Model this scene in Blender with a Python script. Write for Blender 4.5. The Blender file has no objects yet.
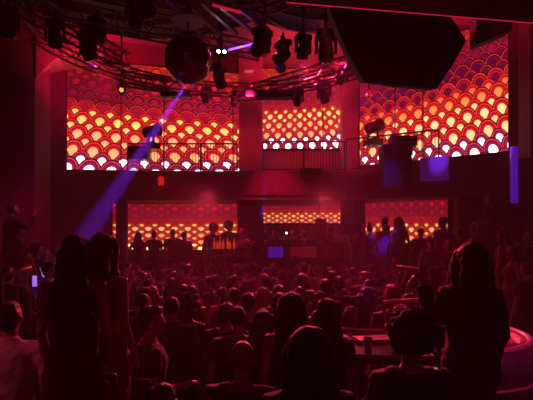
import bpy, bmesh, math, random
from mathutils import Vector, Matrix, noise
C = bpy.context.scene.collection
PI = math.pi
R = random.Random(7)

# ---------------------------------------------------------------- camera, world, exposure, lights
FPX, CZ, HY = 440.0, 2.4, 236.0
cd = bpy.data.cameras.new('camera'); cam = bpy.data.objects.new('camera', cd); C.objects.link(cam)
cam.location = (0, 0, CZ); cam.rotation_euler = (PI/2, 0, 0)
cd.sensor_width = 36.0; cd.lens = 36.0*FPX/533.0; cd.shift_y = 36.0/533.0
cd.clip_start = 0.05; cd.clip_end = 80
bpy.context.scene.camera = cam
w = bpy.data.worlds.new('world'); bpy.context.scene.world = w; w.use_nodes = True
w.node_tree.nodes['Background'].inputs[0].default_value = (0.3, 0.0, 0.06, 1)
w.node_tree.nodes['Background'].inputs[1].default_value = 0.004
vs = bpy.context.scene.view_settings
vs.view_transform = 'Standard'; vs.look = 'None'; vs.gamma = 1.0; vs.use_curve_mapping = False; vs.exposure = 0.0
cy = bpy.context.scene.cycles
cy.use_denoising = True; cy.max_bounces = 5; cy.diffuse_bounces = 2; cy.glossy_bounces = 3
cy.transmission_bounces = 3; cy.volume_bounces = 0; cy.transparent_max_bounces = 6
cy.sample_clamp_indirect = 4.0; cy.sample_clamp_direct = 0.0
cy.caustics_reflective = False; cy.caustics_refractive = False

def pt(px, py, d):
    return Vector(((px-266.5)*d/FPX, d, CZ+(HY-py)*d/FPX))

def spot(name, loc, target, energy, color, deg, blend=0.25, size=0.05):
    l = bpy.data.lights.new(name, 'SPOT'); l.energy = energy; l.color = color
    l.spot_size = math.radians(deg); l.spot_blend = blend; l.shadow_soft_size = size
    o = bpy.data.objects.new(name, l); C.objects.link(o); o.location = loc
    o.rotation_euler = (Vector(target)-Vector(loc)).to_track_quat('-Z', 'Y').to_euler()
    return o
def area(name, loc, target, energy, color, sx, sy):
    l = bpy.data.lights.new(name, 'AREA'); l.energy = energy; l.color = color
    l.shape = 'RECTANGLE'; l.size = sx; l.size_y = sy
    o = bpy.data.objects.new(name, l); C.objects.link(o); o.location = loc
    o.rotation_euler = (Vector(target)-Vector(loc)).to_track_quat('-Z', 'Y').to_euler()
    return o
RED = (1.0, 0.015, 0.10); MAG = (1.0, 0.01, 0.22); VIO = (0.22, 0.03, 1.0); BLU = (0.12, 0.08, 1.0)
LIGHT = dict(wash=1.0)
# red wash lamps of the rig
spot('red_wash', pt(200, 60, 8.6), (-1.2, 8.5, 1.0), 330, (1.0, 0.01, 0.16), 80, 0.9, 0.12)
spot('red_wash', pt(330, 62, 9.6), (2.5, 9.0, 1.0), 400, RED, 80, 0.9, 0.12)
spot('red_wash', pt(275, 106, 11.3), (0.3, 12.8, 1.4), 420, RED, 60, 0.9, 0.12)
spot('red_wash', pt(60, 40, 7.9), (-5.0, 9.5, 1.6), 260, (1.0, 0.01, 0.25), 70, 0.9, 0.12)
for x, y, z, tx, ty, tz, e in ((-3.0, 10.5, 6.2, -4.5, 13.5, 7.9, 350), (1.2, 10.5, 6.0, 1.0, 14.0, 8.1, 700), (1.6, 9.0, 5.8, 1.2, 11.4, 8.2, 220), (3.4, 8.5, 6.2, 5.0, 10.0, 8.2, 350), (-3.4, 9.4, 5.4, -5.0, 11.6, 7.0, 420), (-0.4, 10.0, 5.6, -0.5, 13.9, 6.6, 300), (2.4, 9.8, 5.6, 2.6, 13.9, 5.6, 350)):  # the spot toward the left cove is added to brighten its underside
    spot('red_wash', (x, y, z), (tx, ty, tz), e, RED, 70, 0.9, 0.1)
# unseen back lights added to rim the crowd's heads from the stage side
spot('red_rim_light', (-1.6, 12.4, 3.6), (-1.2, 4.5, 1.2), 2400, (1.0, 0.04, 0.10), 40, 0.9, 0.1)
spot('red_rim_light', (1.6, 12.4, 3.6), (1.0, 4.0, 1.2), 2400, (1.0, 0.04, 0.10), 40, 0.9, 0.1)
spot('red_rim_light', (0.0, 9.5, 7.0), (0.2, 3.6, 1.4), 260, (1.0, 0.05, 0.14), 50, 0.9, 0.1)
spot('red_wash', (3.4, 6.2, 6.4), (2.2, 4.37, 1.4), 560, (1.0, .03, .08), 17, 0.5, 0.05)  # added spot, makes the booth rim stand out
spot('red_wash', (1.8, 6.6, 6.2), (1.15, 3.95, 1.45), 420, (1.0, .03, .12), 17, 0.6, 0.05)  # added spot to brighten the bar table
spot('red_wash', (0.9, 7.6, 6.2), (1.7, 5.0, 1.6), 500, (1.0, .03, .12), 18, 0.6, 0.05)  # added spot to brighten the guard rail
# unseen lights behind the camera
area('red_rear_fill', (0.0, -1.8, 6.5), (0.0, 4.0, 1.0), 4, (1.0, 0.01, 0.2), 4.0, 1.0)  # added fill, lifts the dark silhouettes
spot('red_rear_spot', (-4.2, 0.2, 4.6), (-1.75, 2.95, 1.4), 150, (1.0, 0.08, 0.18), 15, 0.8, 0.08)
spot('red_rear_spot', (4.6, -0.4, 5.2), (2.2, 3.75, 1.3), 420, (0.9, 0.03, 0.4), 18, 0.8, 0.08)  # added spot, lights the outer face of the booth
# narrow beams in the haze
spot('violet_beam_lamp', pt(189, 80, 9.6), pt(86, 236, 7.6), 70000, VIO, 5.5, 0.35, 0.04)
spot('violet_beam_lamp', pt(84, 56, 8.6), pt(140, 112, 12.9), 16000, VIO, 3.2, 0.3, 0.03)
spot('violet_beam_lamp', pt(263, 86, 10.6), pt(264, 190, 12.3), 9000, VIO, 4, 0.6, 0.03)
spot('violet_wash_lamp', pt(400, 60, 9.6), pt(385, 245, 12.6), 1100, VIO, 14, 1.0, 0.05)
spot('violet_wash_lamp', pt(470, 60, 9.0), pt(514, 172, 11.2), 700, VIO, 8, 0.7, 0.05)
spot('violet_wash_lamp', pt(446, 100, 9.9), pt(438, 168, 11.2), 160, VIO, 18, 0.7, 0.05)
spot('violet_wash_lamp', pt(330, 70, 9.6), pt(370, 285, 5.8), 1600, VIO, 9, 0.9, 0.05)
spot('red_wash', pt(300, 60, 9.9), pt(470, 335, 4.0), 1700, (1.0, .02, .1), 34, 0.8, 0.05)  # added spot, lights the table and booth zone
spot('red_wash', pt(100, 50, 8.6), pt(15, 360, 2.9), 450, MAG, 14, 0.8, 0.05)

# ---------------------------------------------------------------- materials
def mat(name, col, rough=0.6, metal=0.0, em=None, es=1.0, spec=0.5, bump=0.0, bscale=30, var=0.0, vscale=6, objcol=False, sheen=0.0):
    m = bpy.data.materials.new(name); m.use_nodes = True; nt = m.node_tree; b = nt.nodes['Principled BSDF']
    b.inputs['Base Color'].default_value = (*col, 1); b.inputs['Roughness'].default_value = rough
    b.inputs['Metallic'].default_value = metal; b.inputs['Specular IOR Level'].default_value = spec
    if sheen: b.inputs['Sheen Weight'].default_value = sheen; b.inputs['Sheen Roughness'].default_value = 0.4
    src = None
    if objcol:
        oi = nt.nodes.new('ShaderNodeObjectInfo'); src = oi.outputs['Color']
    if var or bump:
        tc = nt.nodes.new('ShaderNodeTexCoord'); n = nt.nodes.new('ShaderNodeTexNoise')
        n.inputs['Scale'].default_value = vscale; n.inputs['Detail'].default_value = 4
        nt.links.new(tc.outputs['Object'], n.inputs['Vector'])
    if var:
        mr = nt.nodes.new('ShaderNodeMapRange'); mr.inputs['From Min'].default_value = 0.3; mr.inputs['From Max'].default_value = 0.7
        mr.inputs['To Min'].default_value = 1-var; mr.inputs['To Max'].default_value = 1+var
        nt.links.new(n.outputs['Fac'], mr.inputs['Value'])
        mx = nt.nodes.new('ShaderNodeVectorMath'); mx.operation = 'SCALE'
        if src: nt.links.new(src, mx.inputs[0])
        else: mx.inputs[0].default_value = col
        nt.links.new(mr.outputs[0], mx.inputs['Scale']); src = mx.outputs[0]
    if src: nt.links.new(src, b.inputs['Base Color'])
    if bump:
        n2 = nt.nodes.new('ShaderNodeTexNoise'); n2.inputs['Scale'].default_value = bscale; n2.inputs['Detail'].default_value = 3
        nt.links.new(tc.outputs['Object'], n2.inputs['Vector'])
        bp = nt.nodes.new('ShaderNodeBump'); bp.inputs['Strength'].default_value = bump; bp.inputs['Distance'].default_value = 0.02
        nt.links.new(n2.outputs['Fac'], bp.inputs['Height']); nt.links.new(bp.outputs[0], b.inputs['Normal'])
    if em:
        b.inputs['Emission Color'].default_value = (*em, 1); b.inputs['Emission Strength'].default_value = es
    return m
M = {}
M['floor'] = mat('dance_floor', (0.06, 0.05, 0.05), 0.35, bump=0.2, var=0.3)
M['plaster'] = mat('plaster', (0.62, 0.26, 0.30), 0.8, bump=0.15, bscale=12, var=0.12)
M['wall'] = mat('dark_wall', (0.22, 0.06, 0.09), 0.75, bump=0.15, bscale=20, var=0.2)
M['black'] = mat('matt_black', (0.02, 0.018, 0.02), 0.6, bump=0.1, var=0.2)
M['rig'] = mat('black_metal', (0.03, 0.028, 0.03), 0.35, 0.3, var=0.2)
M['alu'] = mat('aluminium', (0.36, 0.2, 0.22), 0.35, 0.8, var=0.15)
M['chrome'] = mat('chrome', (0.7, 0.68, 0.68), 0.12, 1.0, var=0.05)
M['lens'] = mat('lens_glass', (0.08, 0.06, 0.08), 0.06, 0.2, var=0.05)
M['carpet'] = mat('tier_carpet', (0.07, 0.05, 0.05), 0.8, bump=0.4, bscale=90, var=0.25)
M['leather'] = mat('booth_leather', (0.45, 0.25, 0.25), 0.35, bump=0.15, bscale=60, var=0.1)
M['gloss'] = mat('gloss_table', (0.08, 0.04, 0.045), 0.18, var=0.15)
M['skin'] = mat('skin', (0.42, 0.24, 0.17), 0.5, objcol=True, bump=0.05, bscale=80, var=0.08, vscale=9)
M['hair'] = mat('hair', (0.03, 0.02, 0.015), 0.5, objcol=True, bump=0.8, bscale=55, var=0.35, sheen=0.2, spec=0.4)
M['cloth'] = mat('cloth', (0.1, 0.1, 0.1), 0.75, objcol=True, bump=0.4, bscale=25, var=0.12, sheen=0.25)
M['white_led'] = mat('white_led', (0.5, 0.5, 0.5), 0.3, em=(0.85, 0.8, 1.0), es=9)
M['warm_led'] = mat('warm_led', (0.5, 0.3, 0.2), 0.3, em=(1.0, 0.22, 0.07), es=2.5)
M['red_led'] = mat('red_led', (0.4, 0.1, 0.1), 0.3, em=(0.6, 0.01, 0.04), es=0.8)
M['blue_panel'] = mat('blue_panel', (0.2, 0.15, 0.4), 0.3, em=(0.07, 0.01, 0.6), es=0.35)
M['violet_led'] = mat('violet_led', (0.2, 0.15, 0.4), 0.3, em=(0.3, 0.08, 1.0), es=2.5)
M['sign'] = mat('lit_sign', (0.6, 0.3, 0.3), 0.4, em=(0.7, 0.1, 0.13), es=0.7)
M['bottle'] = mat('amber_bottle', (0.8, 0.25, 0.05), 0.08, em=(1, 0.08, 0.02), es=0.3)  # emission paints the light caught by the bottles
M['phone_screen'] = mat('phone_screen', (0.2, 0.2, 0.3), 0.2, em=(0.4, 0.2, 1.0), es=0.9)

def screen_mat(name, white=True, topu=3.0, gain=1.0, hot=False):
    """Fish-scale LED content: overlapping discs in rows; u counts columns, v counts rows from the bottom."""
    m = bpy.data.materials.new(name); m.use_nodes = True; nt = m.node_tree; nt.nodes.clear(); N = nt.nodes; K = nt.links
    def val(x, sock):
        if isinstance(x, (int, float)): sock.default_value = x
        else: K.new(x, sock)
    def op(o, a, b=0.0, c=0.0):
        n = N.new('ShaderNodeMath'); n.operation = o; val(a, n.inputs[0]); val(b, n.inputs[1]); val(c, n.inputs[2]); return n.outputs[0]
    uvn = N.new('ShaderNodeUVMap'); uvn.uv_map = 'UVMap'; sp = N.new('ShaderNodeSeparateXYZ'); K.new(uvn.outputs[0], sp.inputs[0])
    u, v = sp.outputs[0], sp.outputs[1]
    h, Rr = 0.42, 0.52
    Re, Ro = 0.56, 0.46                                  # every other row is larger and lies in front
    j0 = op('CEIL', op('SUBTRACT', v, Re/h))
    def cand(k):
        j = op('ADD', j0, float(k))
        par = op('MULTIPLY', op('FLOORED_MODULO', j, 2.0), 0.5)
        x = op('SUBTRACT', u, par); ci = op('ROUND', x); dx = op('SUBTRACT', x, ci)
        dy = op('MULTIPLY', op('SUBTRACT', v, j), h)
        d = op('SQRT', op('ADD', op('MULTIPLY', dx, dx), op('MULTIPLY', dy, dy)))
        d = op('DIVIDE', d, op('SUBTRACT', Re/Rr, op('MULTIPLY', par, 2*(Re-Ro)/Rr)))
        return j, d, ci, dy
    cs = [cand(0), cand(1), cand(2)]
    in0 = op('LESS_THAN', cs[0][1], Rr); in1 = op('LESS_THAN', cs[1][1], Rr)
    def pick(i):
        a = op('ADD', cs[2][i], op('MULTIPLY', in1, op('SUBTRACT', cs[1][i], cs[2][i])))
        return op('ADD', a, op('MULTIPLY', in0, op('SUBTRACT', cs[0][i], a)))
    j, d, ci, dy = pick(0), pick(1), pick(2), pick(3)
    wn = N.new('ShaderNodeTexWhiteNoise'); wn.noise_dimensions = '2D'; cb = N.new('ShaderNodeCombineXYZ'); K.new(j, cb.inputs[0]); K.new(ci, cb.inputs[1]); K.new(cb.outputs[0], wn.inputs[0])
    rnd = wn.outputs['Value']
    jn = op('DIVIDE', op('ADD', op('ADD', j, 1.5), op('MULTIPLY', op('SUBTRACT', rnd, 0.5), 0.5)), 22.0)
    def ramp(fac, stops, interp='LINEAR'):
        r = N.new('ShaderNodeValToRGB'); cr = r.color_ramp; cr.interpolation = interp
        while len(cr.elements) > 1: cr.elements.remove(cr.elements[-1])
        cr.elements[0].position = stops[0][0]; cr.elements[0].color = (*stops[0][1], 1)
        for p, c in stops[1:]:
            e = cr.elements.new(p); e.color = (*c, 1)
        K.new(fac, r.inputs[0]); return r.outputs[0]
    q = lambda r: (r+1.5)/22.0
    W = (1, 0.85, 1.0) if white else (1, 0.7, 0.2)
    disc = ramp(jn, [(0, W), (q(1.4), W), (q(1.6), (1, .42, .16)), (q(2.6), (1, .42, .17)), (q(4.4), (1, .44, .2)), (q(5.6), (1, .62, .16)), (q(7.3), (1, .66, .12)), (q(7.7), (.42, .006, .03)),
                     (q(10.5), (.5, .006, .05)), (q(13), (.9, .01, .03)), (q(16), (.95, .02, .01)), (1, (1, .04, .01))])
    if hot: disc = ramp(jn, [(0, W), (q(1.4), W), (q(1.6), (1, .62, .28)), (q(5.0), (1, .66, .26)), (q(5.6), (1, .30, .06)), (q(7.3), (.9, .13, .04)), (q(7.7), (.18, .003, .03)), (q(10.5), (.12, .002, .07)), (q(13), (.45, .005, .03)), (q(16), (.95, .02, .01)), (1, (1, .06, .01))])
    dstr = ramp(jn, [(0, (1, 1, 1)), (q(1.4), (1, 1, 1)), (q(1.6), (.42,)*3), (q(7.3), (.42,)*3), (q(7.6), (.30,)*3), (1, (.30,)*3)])
    ring = ramp(jn, [(0, (.32, .01, .07) if white else (.8, .01, .02)), (q(1.4), (.42, .01, .05) if white else (.8, .01, .02)), (q(2), (.78, .004, .015)), (q(6.5), (.78, .004, .015)), (q(7.5), (.75, .008, .02)), (q(8.6), (.28, .003, .012)), (q(9.6), (.20, .002, .012)),
                     (q(12), (.22, .002, .014)), (q(14.5), (.33, .004, .01)), (1, (.38, .006, .01))])
    rim = ramp(jn, [(0, (.8, .05, .12)), (q(3), (1, .10, .04)), (q(8), (.9, .07, .04)), (q(10), (.75, .05, .06)), (q(14), (.6, .03, .03)), (q(16), (1, .12, .03)), (1, (1, .12, .03))])
    # radial masks
    def step(x, e0, e1):
        n = N.new('ShaderNodeMapRange'); n.interpolation_type = 'SMOOTHSTEP'; K.new(x, n.inputs[0]); n.inputs[1].default_value = e0; n.inputs[2].default_value = e1; return n.outputs[0]
    mdisc = op('SUBTRACT', 1.0, step(d, .212, .245))
    dl = op('SUBTRACT', 1.0, op('MINIMUM', op('MULTIPLY', op('ABSOLUTE', op('SUBTRACT', d, .365)), 20.0), 1.0))
    mrim = op('MULTIPLY', step(d, .405, .42), op('SUBTRACT', 1.0, step(d, .442, .456)))
    mdark = step(d, .45, .475)
    def scale(c, f):
        n = N.new('ShaderNodeVectorMath'); n.operation = 'SCALE'; K.new(c, n.inputs[0]); val(f, n.inputs['Scale']); return n.outputs[0]
    def mix(a, b, f):
        n = N.new('ShaderNodeMix'); n.data_type = 'RGBA'; val(f, n.inputs['Factor']); K.new(a, n.inputs['A']); K.new(b, n.inputs['B']); return n.outputs['Result']
    sepd = N.new('ShaderNodeSeparateColor'); K.new(dstr, sepd.inputs[0])
    dv = op('MULTIPLY', sepd.outputs[0], op('ADD', 2.6, op('MULTIPLY', rnd, 0.7)))
    discS = scale(disc, dv)
    base = scale(ring, op('SUBTRACT', 1.1, op('MULTIPLY', dl, 0.75)))
    c1 = mix(base, scale(rim, 0.9), mrim)
    c2 = mix(c1, scale(ring, 0.18), mdark)
    c3 = mix(c2, discS, mdisc)
    # dimmer content high up on the far left of the wall
    att = op('ADD', 0.5, op('MULTIPLY', 0.5, op('MAXIMUM', step(u, topu-1.5, topu+1.0), op('SUBTRACT', 1.0, step(v, 8.2, 9.2)))))
    em = N.new('ShaderNodeEmission'); K.new(scale(c3, op('MULTIPLY', att, gain)), em.inputs[0]); em.inputs[1].default_value = 1.0
    out = N.new('ShaderNodeOutputMaterial'); K.new(em.outputs[0], out.inputs[0])
    return m

# ---------------------------------------------------------------- mesh helpers
def finish(name, bm, m, parent=None, smooth=False):
    me = bpy.data.meshes.new(name); bm.normal_update(); bm.to_mesh(me); bm.free()
    if smooth:
        for p in me.polygons: p.use_smooth = True
    o = bpy.data.objects.new(name, me); me.materials.append(M[m] if isinstance(m, str) else m); C.objects.link(o)
    if parent: o.parent = parent
    return o
def tag(o, label, cat, group=None):
    o['label'] = label; o['category'] = cat
    if group: o['group'] = group
    return o
def empty(name, loc, rz=0, label=None, cat=None, group=None):
    o = bpy.data.objects.new(name, None); C.objects.link(o); o.location = loc; o.rotation_euler = (0, 0, rz); o.empty_display_size = 0.1
    if label: tag(o, label, cat, group)
    return o
def struct(name, bm, m, smooth=False):
    o = finish(name, bm, m, None, smooth); o['kind'] = 'structure'; return o
def box(bm, c, s, rot=None, bev=0.0):
    mt = Matrix.Translation(c) @ (rot.to_4x4() if rot is not None else Matrix.Identity(4)) @ Matrix.Diagonal((s[0], s[1], s[2], 1))
    r = bmesh.ops.create_cube(bm, size=1, matrix=mt)
    if bev:
        es = {e for v in r['verts'] for e in v.link_edges}
        bmesh.ops.bevel(bm, geom=list(es), offset=bev, segments=2, affect='EDGES', profile=0.5)
def tube(bm, pts, rads, seg=8, cap=True, flat=1.0):
    pts = [Vector(p) for p in pts]
    if isinstance(rads, (int, float)): rads = [rads]*len(pts)
    rings = []; up = Vector((0, 0, 1))
    t0 = (pts[1]-pts[0]).normalized(); a = t0.cross(up)
    if a.length < .1: a = t0.cross(Vector((0, 1, 0)))
    a.normalize()
    for i, p in enumerate(pts):
        t = (pts[min(i+1, len(pts)-1)]-pts[max(i-1, 0)]).normalized()
        a = (a - t*a.dot(t)).normalized(); b = t.cross(a)
        rings.append([bm.verts.new(p+(a*math.cos(2*PI*k/seg)+b*math.sin(2*PI*k/seg)*flat)*rads[i]) for k in range(seg)])
    for r0, r1 in zip(rings, rings[1:]):
        for k in range(seg): bm.faces.new((r0[k], r0[(k+1) % seg], r1[(k+1) % seg], r1[k]))
    if cap: bm.faces.new(rings[0][::-1]); bm.faces.new(rings[-1])
def capsule(bm, pts, rads, seg=12):
    """tube with rounded ends"""
    pts = [Vector(p) for p in pts]; rads = list(rads)
    t0 = (pts[0]-pts[1]).normalized(); t1 = (pts[-1]-pts[-2]).normalized()
    P = [pts[0]+t0*rads[0]*c for c in (.97, .75, .4)]; Q = [rads[0]*c for c in (.25, .66, .92)]
    P += pts; Q += rads
    P += [pts[-1]+t1*rads[-1]*c for c in (.4, .75, .97)]; Q += [rads[-1]*c for c in (.92, .66, .25)]
    tube(bm, P, Q, seg)
def loft(bm, secs, seg=20, cap=True):
    """secs: (z, cx, cy, rx, ry)"""
    rings = [[bm.verts.new((cx+rx*math.cos(2*PI*k/seg), cy_+ry*math.sin(2*PI*k/seg), z)) for k in range(seg)] for z, cx, cy_, rx, ry in secs]
    for r0, r1 in zip(rings, rings[1:]):
        for k in range(seg): bm.faces.new((r0[k], r0[(k+1) % seg], r1[(k+1) % seg], r1[k]))
    if cap: bm.faces.new(rings[0][::-1]); bm.faces.new(rings[-1])
    return rings
def ell(bm, c, r, rot=None, sub=3):
    bmesh.ops.create_icosphere(bm, subdivisions=sub, radius=1, matrix=Matrix.Translation(c) @ (rot.to_4x4() if rot is not None else Matrix.Identity(4)) @ Matrix.Diagonal((r[0], r[1], r[2], 1)))
def prism(bm, pts, off):
    """closed outline pts (3-D) extruded by vector off"""
    off = Vector(off); a = [bm.verts.new(p) for p in pts]; b = [bm.verts.new(Vector(p)+off) for p in pts]
    bm.faces.new(a); bm.faces.new(b[::-1]); n = len(pts)
    for k in range(n): bm.faces.new((a[k], b[k], b[(k+1) % n], a[(k+1) % n]))
    bmesh.ops.recalc_face_normals(bm, faces=bm.faces[:])
def cyl(bm, a, b, r, seg=16): tube(bm, [a, b], [r, r], seg)
def torus(bm, c, R0, r, a0=0, a1=2*PI, n=48, seg=8, z=0):
    pts = [Vector(c)+Vector((R0*math.cos(a0+(a1-a0)*k/n), R0*math.sin(a0+(a1-a0)*k/n), z)) for k in range(n+1)]
    tube(bm, pts, r, seg)
def nb(): return bmesh.new()

# ---------------------------------------------------------------- room shell
def slab(name, x0, x1, y0, y1, z0, z1, m):
    b = nb(); box(b, ((x0+x1)/2, (y0+y1)/2, (z0+z1)/2), (x1-x0, y1-y0, z1-z0)); return struct(name, b, m)
def wallseg(name, A, B, z0, z1, m, th=0.3, off=0.12):
    A = Vector((*A, 0)); B = Vector((*B, 0)); t = (B-A).normalized(); n = Vector((-t.y, t.x, 0))
    if n.y < 0: n = -n
    b = nb(); a0 = A+n*off; b0 = B+n*off
    prism(b, [a0+Vector((0, 0, z0)), b0+Vector((0, 0, z0)), b0+Vector((0, 0, z1)), a0+Vector((0, 0, z1))], n*th)
    return struct(name, b, m)
ZC = 8.25
slab('floor', -7.2, 7.4, -2.5, 16.2, -0.2, 0.0, 'floor')
slab('ceiling', -7.2, 7.4, -2.5, 16.2, ZC, ZC+0.2, 'plaster')
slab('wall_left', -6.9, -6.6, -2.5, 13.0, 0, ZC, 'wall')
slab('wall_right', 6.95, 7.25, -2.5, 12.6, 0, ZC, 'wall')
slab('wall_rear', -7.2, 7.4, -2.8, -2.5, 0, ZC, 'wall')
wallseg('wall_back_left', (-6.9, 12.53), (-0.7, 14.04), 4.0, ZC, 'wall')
wallseg('wall_back_lower', (-6.9, 14.5), (-0.7, 14.5), 0, 4.0, 'wall')
wallseg('wall_back', (-0.9, 15.05), (3.0, 15.05), 0, ZC, 'plaster')
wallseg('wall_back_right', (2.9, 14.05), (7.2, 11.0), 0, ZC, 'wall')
b = nb(); box(b, (-.5, 14.5, ZC/2), (.74, 1.2, ZC)); struct('trim_1', b, 'plaster')
b = nb(); box(b, (2.80, 14.8, ZC/2), (.60, .5, ZC)); struct('trim_2', b, 'plaster')
slab('wall_left_pier', -6.6, -5.45, 10.35, 11.1, 0, ZC, 'wall')
slab('wall_left_bay', -6.6, -4.5, 12.35, 12.75, 0, 4.26, 'wall')
slab('wall_right_bay', 5.05, 5.9, 11.6, 11.9, 0, 3.5, 'wall')
b = nb(); box(b, (6.75, 10.75, ZC/2), (.9, .5, ZC)); box(b, (6.18, 10.9, 1.6), (.1, .1, 3.2)); struct('wall_right_pier', b, 'wall')
# arched cove on the left, its underside facing the screens
fr = [(36, 78), (42, 71), (50, 63), (60, 56), (72, 50), (84, 46), (98, 43)]
re = [(37, 79), (44, 76), (54, 73), (64, 70.5), (76, 69), (90, 68), (104, 67.5)]
b = nb(); rows = []
for (a, c), (e, g) in zip(fr, re):
    P0 = pt(a, c, 10.3); P1 = pt(e, g, 12.4); rows.append((b.verts.new(P0), b.verts.new(P1), b.verts.new((P1.x, P1.y, ZC)), b.verts.new((P0.x, P0.y, ZC))))
for r0, r1 in zip(rows, rows[1:]):
    for k in range(4): b.faces.new((r0[k], r1[k], r1[(k+1) % 4], r0[(k+1) % 4]))
b.faces.new(rows[0]); b.faces.new(rows[-1][::-1]); bmesh.ops.recalc_face_normals(b, faces=b.faces[:])
struct('trim_3', b, 'plaster')
# tiers
slab('floor_tier_left', -6.6, -0.98, -2.5, 3.3, 0, 0.70, 'carpet')
slab('floor_tier_right', 0.90, 6.95, -2.5, 3.2, 0, 0.70, 'carpet')
slab('floor_tier_camera', -0.98, 0.66, -2.5, 1.9, 0, 0.72, 'carpet')
slab('floor_step_front', -0.98, 0.66, 1.9, 3.5, 0, 0.30, 'carpet')
slab('floor_terrace_left', -6.6, -3.9, 5.0, 12.3, 0, 0.55, 'carpet')
slab('floor_terrace_right', 2.9, 6.95, 6.2, 11.4, 0, 0.80, 'carpet')
slab('floor_terrace_booth', 0.66, 6.95, 1.85, 5.6, 0, 0.50, 'carpet')
slab('floor_stage', -4.4, 4.9, 12.0, 13.8, 0, 0.85, 'black')
slab('floor_stage_riser', -1.2, 2.4, 12.5, 13.8, 0.85, 1.15, 'black')
# balcony
BAL = [(-4.55, 12.6), (2.3, 12.6), (6.3, 10.45)]
b = nb()
out = [Vector((x, y, 3.43)) for x, y in BAL] + [Vector((6.9, 11.9, 3.43)), Vector((2.9, 15.0, 3.43)), Vector((-4.55, 15.0, 3.43))]
prism(b, out, (0, 0, 0.83)); struct('floor_balcony', b, 'wall')
b = nb()
for (p, q) in zip(BAL, BAL[1:]):
    P = Vector((*p, 0)); Q = Vector((*q, 0)); n = max(2, int((Q-P).length/0.95))
    t = (Q-P).normalized(); nn = Vector((t.y, -t.x, 0))
    for i in range(n):
        c = P.lerp(Q, (i+.5)/n)+nn*0.015
        box(b, c+Vector((0, 0, 3.85)), ((Q-P).length/n-.12, 0.05, .56), Matrix.Rotation(math.atan2(t.y, t.x), 3, 'Z'))
struct('trim_4', b, 'wall')

# ---------------------------------------------------------------- LED screens
def screen(name, A, B, z0, z1, cu, cv, m, label, z1b=None, z0b=None, frame=True, nz=24, ns=24):
    A = Vector((*A, 0)); B = Vector((*B, 0)); L = (B-A).length; t = (B-A)/L; n = Vector((t.y, -t.x, 0))
    root = empty(name, (A+B)/2+Vector((0, 0, z0)), 0, label, 'screen', 'LED screens around the stage wall'); W = Matrix.Translation(-root.location)
    bm = nb(); uvl = bm.loops.layers.uv.new('UVMap'); grid = []
    z1b = z1b or z1; z0b = z0b or z0
    for i in range(ns+1):
        s = L*i/ns; lo = z0+(z0b-z0)*i/ns; hi = z1+(z1b-z1)*i/ns; col = []
        for k in range(nz+1):
            z = lo+(hi-lo)*k/nz; p = A+t*s+n*0.005; p.z = z; v = bm.verts.new(W @ p); col.append((v, s, z-5))
        grid.append(col)
    def ev(c, s, z): return c[0]+c[1]*s+c[2]*z+c[3]*s*z+c[4]*s*s+c[5]*z*z
    for i in range(ns):
        for k in range(nz):
            q = (grid[i][k], grid[i+1][k], grid[i+1][k+1], grid[i][k+1]); f = bm.faces.new([x[0] for x in q])
            for lp, (v, s, z) in zip(f.loops, q): lp[uvl].uv = (ev(cu, s, z), ev(cv, s, z))
    finish('display_panel', bm, m, root)
    bm = nb(); prism(bm, [W @ (A+Vector((0, 0, z0-.06))), W @ (B+Vector((0, 0, z0b-.06))), W @ (B+Vector((0, 0, z1b+.04))), W @ (A+Vector((0, 0, z1+.04)))], -n*0.1)
    finish('housing', bm, 'black', root)
    return root
SM = screen_mat('scale_screen_left', True, 3.6, 1.15); SM2 = screen_mat('scale_screen', True, -3.0, 1.15); SMR = screen_mat('scale_screen_right', True, -3.0, 1.15, True); SM3 = screen_mat('scale_screen_low', False, -9.0, 0.8)
screen('led_screen', (-5.8, 12.8), (-.875, 14), 4.34, 7.55, [0.7071, 1.7787, -0.5582, 0.2552, -0.0139, -0.0528], [2.3131, 0.317, 3.8844, 0.1325, -0.0522, 0.5711], SM,
       'upper left wall screen with glowing red and yellow fish-scale pattern', z0b=4.45)
screen('led_screen', (-.15, 15), (2.52, 15), 5.38, 8.1, [0.1155, 2.1863, -0.5974, 0.535, 0.0016, -0.0297], [-1.9341, 0.14, 4.0292, -0.2129, -0.0959, 1.0241], SM2,
       'upper middle screen of small glowing scales between the two pillars')
screen('led_screen', (2.975, 14), (6.37, 11.6), 4.64, 8.1, [0.1483, 2.0026, -0.1199, 0.1635, 0.0259, -0.0427], [1.9308, 0.0259, 4.2958, -0.1857, -0.0653, 0.3632], SMR,
       'upper right screen of large glowing scales angled toward the room')
def lin(du, zr7, dz, shift=0.0, slope=0.0):   # u per metre, z of row 7, metres per row
    return [shift, du, 0, 0, 0, 0], [7-(zr7-5)/dz, slope, 1/dz, 0, 0, 0]
cu, cv = lin(1/(13.2*14.3/440), 2.4+10.3*14.3/440, 3.3*14.3/440, 0.3)
screen('led_screen', (-5.0, 14.3), (-.88, 14.3), 1.95, 3.47, cu, cv, SM3, 'lower left screen of flattened orange scales under the balcony')
cu, cv = lin(1/(8.3*14.9/440), 2.4+22*14.9/440, 2.2*14.9/440, 0.2)
screen('led_screen', (-.15, 14.9), (2.52, 14.9), 2.84, 3.56, cu, cv, SM3, 'lower middle screen, thin strip of small orange scales behind the DJ')
cu, cv = lin(1/(8.7*13.6/440)*.93, 2.4+10.4*13.6/440, 4.0*13.6/440, 0.1, 0.1)
screen('led_screen', (3.1, 13.75), (5.08, 12.35), 2.2, 3.52, cu, cv, SM3, 'lower right screen of red scales behind the dancers on stage')

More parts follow.
